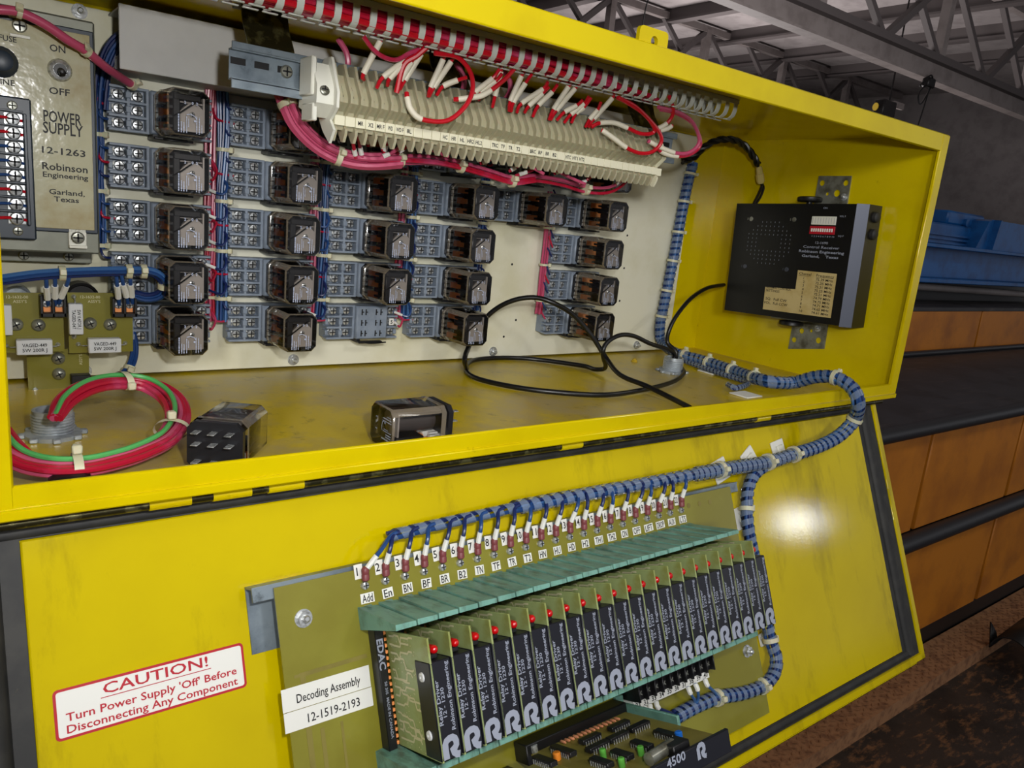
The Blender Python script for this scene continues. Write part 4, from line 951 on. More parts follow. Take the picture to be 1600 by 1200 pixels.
for (u0, v0, u1, v1, u2, v2, mt) in ((556, 247, 551, 220, 548, 192, 'wire_crimson'), (566, 247, 560, 215, 560, 196, 'wire_pink'), (600, 240, 608, 215, 622, 202, 'wire_crimson'), (594, 247, 622, 232, 640, 205, 'wire_pink'), (575, 228, 574, 205, 571, 196, 'wire_crimson'), (598, 235, 599, 215, 598, 203, 'wire_crimson'),
        (620, 240, 640, 225, 655, 207, 'wire_crimson'), (686, 240, 700, 228, 711, 215, 'wire_crimson'), (690, 244, 712, 232, 725, 218, 'wire_crimson'), (680, 225, 688, 218, 690, 212, 'wire_pink'), (750, 256, 770, 246, 778, 226, 'wire_crimson'), (795, 268, 815, 255, 825, 238, 'wire_crimson'), (805, 275, 838, 262, 846, 243, 'wire_crimson'), (866, 272, 880, 262, 886, 248, 'wire_crimson'), (878, 268, 890, 258, 896, 250, 'wire_crimson'), (905, 288, 925, 275, 930, 255, 'wire_crimson'), (960, 290, 975, 275, 982, 262, 'wire_pink'), (640, 215, 670, 232, 700, 244, 'wire_pink'), (775, 222, 810, 248, 850, 272, 'wire_pink'), (845, 250, 880, 272, 915, 288, 'wire_pink')):
    pts = [at_y(u0, v0, .172), at_y(u1, v1, .163), at_y(u2, v2, .140)]; m = MB(); m.tube(pts, .0017, 8); o = build('branch_wire', m, mt, ph); band(o, pts, .10, .28, .0017)
# ------------------------------------------------------------------ conduit hubs, coil and cables on the cabinet bottom
def hub(P, r, h, label):
    t = thing('conduit_hub', label, 'conduit fitting', P, 'conduit hubs in the cabinet bottom')
    m = MB(); pr = [(r * 1.34, 0), (r * 1.34, .0016)]
    m.lathe([(r * 1.08, 0), (r * 1.36, 0), (r * 1.36, .0030), (r * 1.08, .0042)], P, (0, 0, 1), 24)
    for k in range(8):
        a = k * math.pi / 4; c = P + Vector((math.cos(a), math.sin(a), 0)) * r * 1.42; m.box(c.x - .0028, c.x + .0028, c.y - .0028, c.y + .0028, P.z, P.z + .0036, .0008)
    build('locknut', m, 'zinc', t)
    pr = [(r, 0)]; z = .004
    while z < h - .003: pr += [(r * 1.03, z), (r * .965, z + .0011)]; z += .0022
    pr += [(r * .96, h), (r * .80, h), (r * .78, h - .004), (r * .78, 0)]
    m = MB(); m.lathe(pr, P, (0, 0, 1), 28); build('nipple', m, 'zinc', t)
hub(Vector((-.9895, .1535, .0016)), .0142, .021, 'threaded metal conduit hub beside the red wire coil')
hub(Vector((-.2310, .2040, .0016)), .0140, .022, 'threaded metal conduit hub beside the black cable loop')
ck = [at_z(u_, v_, z_) for u_, v_, z_ in ((86, 652, .030), (104, 624, .036), (140, 603, .040), (185, 596, .038), (232, 601, .034), (266, 622, .028), (276, 652, .022), (258, 684, .018), (215, 706, .015), (172, 719, .0135), (130, 727, .013), (85, 728, .014), (45, 720, .017), (18, 703, .022), (-6, 670, .028))]
t = thing('red_wire_coil', 'coil of red wires with one green wire lying on the cabinet bottom', 'wire coil', Vector((-.94, .12, .002)))
Pk = catmull(ck, 5); Fk = frames(Pk); rn = random.Random(8)
up = Vector((0, 0, 1))
offs = [(-.0072, .000), (-.0036, .0015), (0, 0), (.0036, .001), (.0072, 0), (-.0054, .0040), (-.0018, .0046), (.0018, .0046), (.0056, .0040), (.0, .0082), (-.0095, .0032)]
for k, (o1, o2) in enumerate(offs):
    pts = []; ph1 = rn.uniform(0, 6)
    for i, (p, (tt, u_, w_)) in enumerate(zip(Pk, Fk)):
        s_ = tt.cross(up).normalized(); j = .0012 * math.sin(ph1 + i * .17); sc = min(1, .35 + i / 22); pts.append(p + s_ * (o1 * sc + j) + up * ((o2 - .003) * sc))
    m = MB(); m.tube(pts, .0023 if k != 9 else .0019, 8, 2); build('wire', m, 'wire_green' if k == 9 else ('wire_crimson' if k % 3 else 'wire_pink'), t)
for i in (16, 33, 51):
    p = Pk[i]; tt = Fk[i][0]; m = MB(); s_ = tt.cross(up).normalized(); loop = [p + s_ * math.cos(a) * .0125 + up * (.0075 * math.sin(a) + .0005) for a in [k * math.pi / 10 for k in range(20)]]
    v = []; f = []
    for q_ in loop: v += [q_ - tt * .0028, q_ + tt * .0028]
    for k in range(20): f.append((2 * k, 2 * k + 1, (2 * k + 3) % 40, (2 * k + 2) % 40))
    m.add(v, f)
    h = p + (s_ if i == 16 else up) * (-.0135 if False else .0125) - up * .001; m.box(h.x - .003, h.x + .003, h.y - .003, h.y + .003, h.z - .003, h.z + .003, .001)
    build('cable_tie', m, 'tie', t)
m = MB(); P = at_z(110, 742, .012); m.lathe([(.0105, 0), (.012, .003), (.012, .010), (.009, .012)], P + Vector((0, .004, -.012)), (0, 0, 1), 18); solo('black_bushing', m, 'black', 'black bushing tucked behind the front lip at lower left', 'bushing')
KB = 'cable_black'
pts = [at_z(729, 576, .0075), at_y(726, 562, .240), at_y(731, 545, .268), at_y(745, 516, .292), at_y(768, 488, .282), at_y(800, 470, .262), at_y(836, 465, .242), at_y(868, 475, .225), at_y(898, 494, .222), at_y(924, 524, .212), at_y(945, 556, .200), at_z(968, 585, .016), at_z(1010, 603, .013), at_z(1045, 620, .008), at_z(1078, 637, .006)]
wire_thing('black_cable', 'black cable arching high in front of the bottom relays', 'cable', pts, .0031, KB, 10)
pts = [Vector((-.226, .206, .012)), Vector((-.226, .206, .030)), at_y(1043, 535, .22), at_y(1046, 515, .22), at_y(1058, 492, .222), at_y(1080, 466, .23), at_y(1105, 450, .252), at_x(1131, 445, -.043)]
wire_thing('black_cable', 'black cable from the receiver down to the right conduit hub', 'cable', pts, .0030, KB, 10)
pts = [Vector((-.2362, .202, .012)), Vector((-.2375, .201, .031)), at_y(1016, 537, .198), at_y(990, 525, .200), at_y(968, 524, .200), at_y(948, 536, .200), at_y(942, 553, .200), at_z(946, 574, .012), at_z(930, 577, .006), at_z(908, 571, .0055), at_z(833, 561, .0050), at_z(780, 559, .0050), at_z(740, 563, .0050), at_z(728, 575, .0050), at_z(742, 590, .0050), at_z(800, 604, .0050), at_z(870, 613, .0050), at_z(945, 617, .0050), at_z(1005, 609, .006), at_z(1050, 597, .006), at_z(1068, 584, .006), at_z(1066, 576, .006)]
wire_thing('black_cable', 'long black cable looping over the cabinet bottom in front of the right hub', 'cable', pts, .0030, KB, 10)
# braided black cable with plug at the receiver
bp = [at_y(1066, 252, .318), at_y(1084, 246, .312), at_y(1098, 232, .305), at_y(1118, 220, .290), at_y(1142, 218, .272), at_y(1164, 228, .264), at_y(1178, 246, .256), at_y(1185, 258, .254)]
t = thing('braided_cable', 'black twisted cable with a cream plug curving to the receiver', 'cable', bp[4])
strands(t, bp, 4, .0030, .0026, KB, 160, seed=3, name='strand')
P = at_y(1186, 262, .253); Q = at_y(1189, 286, .250); dv = (Q - P).normalized()
m = MB(); L_ = (Q - P).length; m.lathe([(.0035, -.002), (.0048, .001), (.0050, L_ * .4), (.0062, L_ * .42), (.0060, L_ * .9), (.004, L_ + .001)], P, dv, 8); build('plug', m, 'nylon', t)
m = MB(); m.tube([Q, at_y(1190, 292, .250), at_y(1184, 306, .250), at_y(1177, 320, .250)], .0021, 8); build('tail', m, KB, t)
m = MB(); m.tube([Q + Vector((.0022, 0, 0)), at_y(1193, 294, .250), at_y(1188, 308, .250), at_y(1180, 320, .250)], .0019, 8); build('tail', m, KB, t)
# ------------------------------------------------------------------ spiral-wrapped blue harness
wh = thing('blue_wire_harness', 'spiral-wrapped blue wire harness down the white panel and out over the front lip', 'wire harness', at_z(1100, 570, .0016))
hp = [at_y(1083, 254, .322), at_y(1074, 290, .322), at_y(1064, 340, .322), at_y(1056, 385, .322), at_y(1047, 430, .322), at_y(1037, 478, .322), at_y(1031, 510, .322), at_y(1034, 534, .318), at_z(1056, 552, .0145), at_z(1092, 562, .0140), at_z(1130, 574, .0140), at_z(1165, 586, .0145), at_z(1200, 596, .018), at_y(1238, 598, .060), at_y(1275, 589, .030), at_y(1305, 590, .004), at_y(1330, 605, -.018), at_y(1341, 628, -.032), on_door(1335, 655, .045), on_door(1312, 680, .034), on_door(1280, 697, .026), on_door(1240, 710, .022)]
dp = [on_door(1240, 710, .022), on_door(1200, 722, .020), on_door(1150, 730, .020), on_door(1085, 741, .020), on_door(1000, 757, .020), on_door(900, 775, .020), on_door(800, 794, .019), on_door(700, 816, .018), on_door(640, 830, .018), on_door(606, 838, .018)]
strands(wh, hp, 10, .0060, .0019, 'wire_blue', 3, seed=4, mts=['wire_blue', 'wire_navy', 'wire_blue', 'wire_blue_light', 'wire_blue', 'wire_navy', 'wire_blue', 'wire_blue', 'wire_blue_light', 'wire_blue'])
m = MB(); m.spiral(hp, .0086, .0062, .0098); build('spiral_wrap', m, 'wrap_clear', wh)
for k, (a, b) in enumerate(((0, 3), (3, 6), (6, 10))):
    strands(wh, dp[a:b + 1] if b < 10 else dp[a:], 7 - 2 * k, .0042 - .0008 * k, .0018, 'wire_blue', 3, seed=30 + k, mts=['wire_blue', 'wire_navy', 'wire_blue', 'wire_blue', 'wire_blue_light', 'wire_navy', 'wire_blue'][:7 - 2 * k])
m = MB(); m.spiral(dp[:4], .0082, .0072, .0092); m.spiral(dp[3:7], .0068, .0086, .0126); m.spiral(dp[6:], .0050, .0100, .0146); build('spiral_wrap', m, 'wrap_clear', wh)
h2 = [at_z(1058, 560, .0075), at_z(1092, 572, .0075), at_z(1130, 585, .0075), at_z(1168, 598, .008), at_z(1150, 606, .008), at_z(1136, 600, .008)]
strands(wh, h2, 3, .0018, .0014, 'wire_navy', 4, seed=41); m = MB(); m.spiral(h2, .0040, .0050, .0072); build('spiral_wrap', m, 'wrap_clear', wh)
for i in (1, 2, 3, 4, 5, 6): tie(wh, hp[i] * .5 + hp[i - 1] * .5, hp[i] - hp[i - 1], .0092, (1, -.4, 0), .0036)
for i in (8, 9, 10, 11): tie(wh, hp[i] * .6 + hp[i + 1] * .4, hp[i + 1] - hp[i], .0092, (.2, .1, 1), .0040)
for i in (15, 18): tie(wh, hp[i], hp[i + 1] - hp[i - 1], .0092, (.6, 0, .6) if i == 15 else (1, 0, -.2), .0044)
for i in (0, 1): tie(wh, dp[i], dp[i + 1] - hp[-2 + i] if i == 0 else dp[2] - dp[0], .0092, DN, .0044)
tie(wh, dp[2] * .6 + dp[3] * .4, dp[3] - dp[2], .0088, DN, .0044)
# branch going down the door to the lower terminal block
d1 = [on_door(1222, 716, .018), on_door(1185, 735, .016), on_door(1170, 760, .014), on_door(1167, 795, .014), on_door(1170, 832, .014), on_door(1180, 880, .012), on_door(1196, 960, .014), on_door(1204, 1000, .015), on_door(1213, 1030, .018), on_door(1208, 1055, .019), on_door(1190, 1072, .019), on_door(1160, 1083, .019), on_door(1120, 1090, .020), on_door(1085, 1104, .022), on_door(1055, 1120, .024)]
strands(wh, d1, 7, .0048, .0019, 'wire_blue', 4, seed=21, mts=['wire_blue', 'wire_navy', 'wire_blue', 'wire_dark', 'wire_blue_light', 'wire_navy', 'wire_blue'])
m = MB(); m.spiral(d1, .0072, .0062, .0100); build('spiral_wrap', m, 'wrap_clear', wh)
for (i, hd) in ((3, (1, 0, 0)), (7, (1, 0, 0)), (10, DN), (12, DN)): tie(wh, d1[i], d1[i + 1] - d1[i - 1], .0078, hd, .0046)
# adhesive tie mounts on the door
for k, (u_, v_, rot, lb) in enumerate(((1124, 735, .25, 'white tie mount on the door under the harness, left of the branch'), (1170, 718, .5, 'white tie mount on the door where the harness branches'), (1215, 704, .15, 'white tie mount on the door right of the branch'), (1157, 809, .1, 'white tie mount beside the branch above the driver cards'), (1191, 998, .1, 'white tie mount on the door below the last driver card'))):
    P = on_door(u_, v_, .0); L_ = MD.inverted() @ P; M_ = MD @ T((L_.x, L_.y, .0002)) @ Matrix.Rotation(rot, 4, 'Z')
    t = thing('tie_mount', lb, 'tie mount', M_, 'tie mounts on the door')
    m = LM(); s_ = .0125 if k != 4 else .007; m.box(-s_, s_, -s_, s_, 0, .0022, .0006); build('pad', m, 'tag_white', t)
    m = LM(); m.box(-s_ * .45, s_ * .45, -s_ * .5, s_ * .5, .0022, .0052, .0008); build('saddle', m, 'clamp_white', t)
# white pads on the cabinet bottom under the harness
for k, (u_, v_) in enumerate(((1112, 582), (1165, 618))):
    P = at_z(u_, v_, .0016); m = MB(); m.box(P.x - .016, P.x + .016, P.y - .014, P.y + .014, .0017, .0036, .0006); solo('tie_mount', m, 'tag_white', ['white tie mount on the cabinet bottom beside the right wall', 'white tie mount on the cabinet bottom near the front lip'][k], 'tie mount', group='tie mounts on the cabinet bottom')
# ------------------------------------------------------------------ control receiver on the right wall
FC = (Vector((-.06, .2706, .246)) + Vector((-.06, .0753, .2538)) + Vector((-.06, .2617, .0807)) + Vector((-.06, .0661, .0924))) / 4
uu = Vector((0, -.99895, .0458)); vv = Vector((0, .0458, .99895)); MR = Matrix(((0, 0, -1, FC.x), (uu.y, vv.y, 0, FC.y), (uu.z, vv.z, 0, FC.z), (0, 0, 0, 1)))
rc = thing('control_receiver', 'black control receiver box with tan frequency label on the yellow side wall', 'radio receiver', MR)
hw, hh = .0977, .0825
m = LM(); m.prism([(-hw, -.0455), (-hw, -.0015), (-hw + .0015, 0), (hw, 0), (hw, -.0455)], 'y', -hh, hh); 
build('housing', m, 'receiver_black', rc)
m = LM(); m.prism([(hw, 0), (hw, -.0455), (hw + .0115, -.0455), (hw + .0115, -.012), (hw + .0002, -.0001)], 'y', -hh - .0015, hh + .0005); build('end_panel', m, 'receiver_black', rc)
m = LM(); m.add([(hw + .0004, -hh - .0012, .0003), (hw + .0120, -hh - .0012, -.0116), (hw + .0120, hh + .0002, -.0116), (hw + .0004, hh + .0002, .0003)], [(0, 1, 2, 3)]); build('bevel_strip', m, 'receiver_edge', rc)
IM = MR.inverted()
def rp(u_, v_): p = IM @ at_x(u_, v_, -.06); return p.x, p.y
for v_ in (340, 367):
    p = at_y(1372 if v_ == 340 else 1369, v_, FC.y - hw - .0116); q_ = IM @ p; m = LM(); m.lathe([(.0075, 0), (.0072, .004), (.005, .006), (.002, .0068)], (hw + .0115, q_.y, -.030), (1, 0, 0), 18); build('rubber_button', m, 'rubber', rc)
m = LM(); x0, y0 = rp(1165, 343); x1, y1 = rp(1240, 418)
for j in range(11):
    n_ = 5 + 2 * min(j, 10 - j, 3); yy2 = y0 - .003 - (y0 - y1 - .006) * j / 10; xm = (x0 + x1) / 2 - .001 - .0011 * (j - 5) * 0
    for i in range(n_):
        xx = xm + (i - (n_ - 1) / 2) * .0072
        if abs(xx - xm) < .015 and 3 < j < 7: continue
        m.rect(T((xx, yy2, .0003)), .0006, .0020)
build('speaker_grille', m, 'ink_grey', rc)
for (u_, v_) in ((1174, 342), (1241, 343), (1164, 416), (1229, 421)):
    x, y = rp(u_, v_); m = LM(); m.lathe([(.0034, 0), (.0030, .0008)], (x, y, 0), (0, 0, 1), 16); m.rect(T((x - .0058, y, .0003)), .0012, .0034); build('speaker_screw', m, 'bare_metal' if v_ < 400 else 'receiver_edge', rc)
x0, y0 = rp(1267, 353); x1, y1 = rp(1304, 367)
m = LM(); m.box(x0, x1, y1, y0, 0, .0022, .0003); dip = build('dip_switch', m, 'sticker_red', rc)
n_ = 10; wdt = (x1 - x0) * .9 / n_
for i in range(n_): m = LM(); xx = x0 + (x1 - x0) * .05 + wdt * (i + .5); m.box(xx - wdt * .3, xx + wdt * .3, (y0 + y1) / 2 - .0022, (y0 + y1) / 2 + .0024, .0020, .0030, .0002); build('lever', m, 'tag_white', dip)
xa, ya = rp(1270, 338); xb_, yb2 = rp(1306, 352); m = LM(); m.box(xa, xb_, yb2, ya, 0, .0018, .0003); sl_ = build('switch_cover', m, 'clamp_white', rc)
m = LM()
for i in range(9): xx = xa + (xb_ - xa) * (i + .5) / 9; m.rect(T((xx, (ya + yb2) / 2, .0020)), .0005, .008)
build('printed_ticks', m, 'ink_grey', sl_)
m = LM()
def rt(s_, u_, v_, h, w_, bold=.008): x, y = rp(u_, v_); m.text(s_, h, T((x, y, .0004)), 'c', bold, width=w_)
rt('ON', 1290, 325, .0034, .0062); rt('VOL F', 1317, 338, .0034, .0090); rt('1 2 3 4 5 6 7 8 9 10', 1286, 369.5, .0032, .034); rt('SQ F', 1314, 369, .0032, .008); rt('12-1690', 1284, 379.5, .0048, .019); rt('Control Receiver', 1283, 386.5, .0052, .055); rt('Robinson Engineering', 1283, 393.7, .0052, .069, .02); rt('Garland,    Texas', 1281, 401, .0050, .056, .02)
build('lettering', m, 'ink_grey', rc)
L1 = [rp(*p) for p in ((1247, 422), (1308, 428), (1298, 497), (1192, 483), (1196, 448), (1243, 452))]
m = LM(); m.prism(L1, 'z', .0001, .0004); lab = build('frequency_label', m, 'tan_label', rc)
m = LM(); al = math.atan2(L1[1][1] - L1[0][1], L1[1][0] - L1[0][0])
def lt(s_, fx, fy, h, w_, al_=al): 
    a = Vector(L1[0]); e = (Vector(L1[1]) - a); g = Vector(L1[2]) - Vector(L1[1]); p = a + e * fx + g * fy; m.text(s_, h, T((p.x, p.y, .0006)) @ Matrix.Rotation(al_, 4, 'Z'), 'l', .006, width=w_)
lt('Channel', .05, .07, .0054, .019); lt('Frequency', .50, .075, .0054, .027)
for k, fr in enumerate(('75.39', '75.35', '75.31', '75.25', '75.21', '74.79', '74.75', '74.71', '74.65', '74.61')): lt('%d' % (k + 1), .18, .17 + k * .085, .0050, .0022 if k < 9 else .0048); lt(fr + ' MHz', .50, .17 + k * .085, .0050, .026)
lt('NORMAL CONTROL', -.80, .47, .0054, .042); lt('SETTINGS', -.80, .55, .0054, .023); lt('SQ.  Full CW', -.78, .75, .0054, .036); lt('VOL.  Full CCW', -.82, .85, .0054, .040)
a = Vector(L1[0]); e = Vector(L1[1]) - a
m.rect(T((a.x + e.x * .2, a.y - .0075, .0006)), .019, .0004); m.rect(T((a.x + e.x * .72, a.y - .0080, .0006)), .027, .0004)
build('lettering', m, 'ink', lab)
# bracket plate on the wall, with its two knobs
br = thing('receiver_bracket', 'perforated metal bracket plate behind the black receiver', 'bracket', Vector((-.0115, .14, .16)))
MB_ = Matrix(((0, 0, -1, -.0118), (-1, 0, 0, 0), (0, 1, 0, 0), (0, 0, 0, 1)))
def bl(u_, v_): p = at_x(u_, v_, -.0118); return (-p.y, p.z)
m = MB(); holed(m, [bl(1232, 545), bl(1288, 545), bl(1331, 275), bl(1280, 275)], [bl(1285, 286) + (.0042,), bl(1322, 286) + (.0042,), bl(1293, 303) + (.0026,), bl(1308, 302) + (.0050,), bl(1253, 517) + (.0042,), bl(1268, 517) + (.0026,), bl(1241, 531) + (.0042,), bl(1279, 532) + (.0046,)], .002, MB_); build('plate', m, 'bare_metal', br)
for (u_, v_) in ((1319, 308), (1278, 513)): m = MB(); hexnut(m, at_x(u_, v_, -.0125), (-1, 0, 0), .0042, .003, .003); build('nut', m, 'steel', br)
for k, (u_, v_) in enumerate(((1265, 314), (1236, 506))):
    P = at_x(u_, v_, -.036); sg = 1 if k == 0 else -1
    q_ = IM @ P; m = LM(); yb3 = sg * (hh + .001); m.lathe([(.004, 0), (.004, .003), (.0165, .0035), (.0175, .005), (.0175, .009), (.0150, .0105)], (q_.x, yb3, q_.z), (0, sg, 0), 20); build('knob', m, 'black', rc)
m = LM(); q_ = IM @ at_x(1236, 500, -.040); m.box(q_.x - .035, q_.x + .02, -hh - .0035, -hh - .0012, -.040, -.02, .0004); build('mounting_ear', m, 'bare_metal', rc)
# ------------------------------------------------------------------ decoding assembly on the door
HB = .018
def dl(u_, v_, h): p = MD.inverted() @ on_door(u_, v_, h); return p.x, -p.y
da = thing('decoding_assembly', 'olive decoding assembly board with green card guides on the yellow door', 'circuit board', MD @ T((-.62, -.30, 0)))
def bx(m, x0, x1, s0, s1, h0, h1, b=0): return dbox(m, x0, x1, s0, s1, h0, h1, b)
m = DB(); bx(m, -.8790, -.3720, .0685, .310, HB - .0016, HB); bx(m, -.8790, -.70, .2645, .345, HB - .0016, HB) if False else None; build('circuit_board', m, 'pcb_olive', da)
m = DB(); bx(m, -.8935, -.356, .0655, .112, .0003, .0014); bx(m, -.8935, -.356, .0655, .0670, .0003, HB - .002); bx(m, -.8935, -.356, .0655, .076, HB - .0045, HB - .0026, .0004)
bx(m, -.52, -.37, .258, .268, .0003, .0014); bx(m, -.56, -.372, .2660, .2680, .0003, HB - .002); build('bracket', m, 'galv', da)
for (x, s) in ((-.8608, .0935), (-.392, .2405)): m = DB(); hexnut(m, Vector((x, -s, HB)), (0, 0, 1), .0052, .0045, .004); build('board_nut', m, 'steel', da)
m = DB()
for (u_, v_) in ((1076, 790), (1093, 787), (1109, 784)):
    x, s = dl(u_, v_, HB); m.lathe([(.0028, 0), (.0028, .0002)], (x, -s, HB), (0, 0, 1), 14)
build('pads', m, 'pcb_tan', da)
m = DB(); bx(m, -.8720, -.868, .130, .132, HB, HB + .0003); bx(m, -.868, -.817, .1295, .1325, HB - .0002, HB + .0002); bx(m, -.868, -.864, .1325, .21, HB - .0002, HB + .0002); bx(m, -.858, -.855, .17, .28, HB - .0002, HB + .0002); bx(m, -.843, -.841, .17, .28, HB - .0002, HB + .0002); build('traces', m, 'pcb_tan', da)
# label strips
for k, (s0, s1) in enumerate(((.1372, .1530), (.1530, .1665))):
    m = DB(); M0 = MD @ T((-.8495, -(s0 + s1) / 2, HB)) ; m2 = MB(M0 @ Matrix.Rotation(-.012, 4, 'Z')); m2.box(-.0328, .0328, -(s1 - s0) / 2 + .0002, (s1 - s0) / 2 - .0002, .0001, .0004 + .0002 * k); o = build('name_strip', m2, 'tag_white', da)
    m = MB(); m.text(('Decoding Assembly', '12-1519-2193')[k], .0080, M0 @ Matrix.Rotation(-.012, 4, 'Z') @ T((.001 if k == 0 else .003, -.0006, .0009)), 'c', .006, width=(.0475, .0390)[k], sy=1.05); build('lettering', m, 'ink', o)
NM = ['Add', 'En', 'BN', 'BF', 'BR', 'B2', 'TN', 'TF', 'TR', 'T2', 'HN', 'HU', 'HD', 'H2', 'TH1', 'TH2', 'ON', 'OFF', 'LIFT', 'DROP', 'AUX', 'LTS']
XA, XB = -.8120, -.4572; LP = (XB - XA) / 21
rn = random.Random(11)
scr = None
for k in range(22):
    x = XA + LP * k; ww = {2: .0078, 3: .0098, 4: .0112}[len(NM[k])]
    m = DB(); m2 = MB(MD @ T((x + .0012, -.0905, HB)) @ Matrix.Rotation(rn.uniform(-.05, .05), 4, 'Z')); m2.rect(T((0, 0, .0003)), ww + .0012, .0074); o = build('name_tag', m2, 'tag_white', da)
    m = MB(m2.M); m.text(NM[k], .0072, T((0, 0, .0005)), 'c', .012, width=ww - .0012, sy=1.15); build('lettering', m, 'ink', o)
    m2 = MB(MD @ T((x - .0034, -.0702, HB)) @ Matrix.Rotation(rn.uniform(-.05, .05), 4, 'Z')); m2.rect(T((0, 0, .0003)), .0068, .0108); o = build('number_tag', m2, 'tag_white', da)
    m = MB(m2.M); m.text('%d' % (k + 1), .0078, T((-.0012, .0002, .0005)), 'c', .012, width=.0022 if k < 9 else .0048, sy=1.1); build('lettering', m, 'ink', o)
    if scr is None:
        m = DB(); screw_head(m, Vector((x, -.0812, HB)), (0, 0, 1), .0031, .0034, (0, 1, 0)); scr = build('terminal_screw', m, ['steel', 'slot_dark'], da)
    else: o = scr.copy(); COL.objects.link(o); o.parent = da; o.location = (LP * k, 0, 0)
# wires from the harness down to the lugs
PL_ = catmull(dp, 8)
for k in range(22):
    x = XA + LP * k; tgt = door(x + .0004, .0700, HB + .0042)
    xs_ = x + .0095 - .004 * (k < 2) * 0; j = min(range(len(PL_)), key=lambda i: abs(PL_[i].x - min(max(xs_, dp[-1].x), -.40))); st_ = PL_[j] + DN * .004
    pts = [st_ + Vector((.006, 0, 0)) + DE * -.002, st_, st_.lerp(tgt, .35) + Vector((-.0022, 0, 0)) + DN * .005, st_.lerp(tgt, .75) + DN * .002 + Vector((-.001, 0, 0)), tgt]
    m = MB(); m.tube(pts, .0017, 8); o = build('branch_wire', m, 'wire_navy' if k % 3 else 'wire_blue', wh); band(o, pts, .62, .90, .0017, rr=.0022)
    m = MB(); d_ = DE; m.lathe([(.0016, -.002), (.0024, -.001), (.0029, .0), (.0029, .0030), (.0026, .0036), (.0029, .0042), (.0030, .0080), (.0022, .0088)], tgt - DE * .001, DE - DN * .18, 10); build('lug_sleeve', m, 'lug_maroon', wh)
# card guides: one sloping tooth for every slot
CP = .01708; CX0 = -.8054                                         # cover pitch and left edge
def guide(s_base, s_front, thb, thf, hfront, x0, n, name, sgn=1):
    m = DB()
    for k in range(n):
        a = x0 + CP * k; b = a + CP
        # profile along h, upper surface tilted across each slot
        pts = lambda x, d: [(x, -(s_base + d), HB), (x, -(s_front + d * .4), hfront), (x, -(s_front + thf), hfront), (x, -(s_base + thb), HB)]
        A = pts(a, 0); B_ = pts(b - .0012, .0016 * sgn); m.add(A + B_, [(0, 1, 2, 3), (4, 5, 6, 7), (0, 1, 5, 4), (1, 2, 6, 5), (2, 3, 7, 6), (3, 0, 4, 7)])
        if sgn > 0: m.add([(a + .003, -(s_base - .0006), HB + .004), (a + .0095, -(s_base - .0006), HB + .004), (a + .0065, -(s_base + .0004), HB + .013)], [(0, 1, 2)])
    return build(name, m, 'teal', da)
guide(.0955, .1035, .0165, .0040, .0765, -.8195, 22, 'card_guide')
guide(.1985, .2010, .0125, .0040, .0780, -.8195, 22, 'lower_card_guide', -1)
con = None
for k in range(22):
    x = CX0 + CP * k
    if con is None:
        m = DB(); bx(m, x - .0085, x - .0015, .1125, .1985, HB, HB + .0115, .0006); con = build('edge_connector', m, 'black', da)
        m = DB()
        for j in range(18): bx(m, x - .0015, x + .0012, .1155 + j * .0046, .1180 + j * .0046, HB + .005, HB + .0095, .0002)
        cc = build('contact_row', m, 'copper', con)
        ce = MD @ T((x - .0055, -.1305, HB + .0120)) @ Matrix.Rotation(math.radians(-90), 4, 'Z')
    else:
        o = con.copy(); COL.objects.link(o); o.parent = da; o.location = (CP * k, 0, 0); c2_ = cc.copy(); COL.objects.link(c2_); c2_.parent = o
m = MB(); m.text('EDAC', .0072, ce, 'c', .03, width=.022, sy=.95); m.text('50 305  MADE IN CANADA', .0030, MD @ T((CX0 - .0048, -.170, HB + .0120)) @ Matrix.Rotation(math.radians(-90), 4, 'Z'), 'c', .01, width=.04); build('lettering', m, 'ink_grey', con)
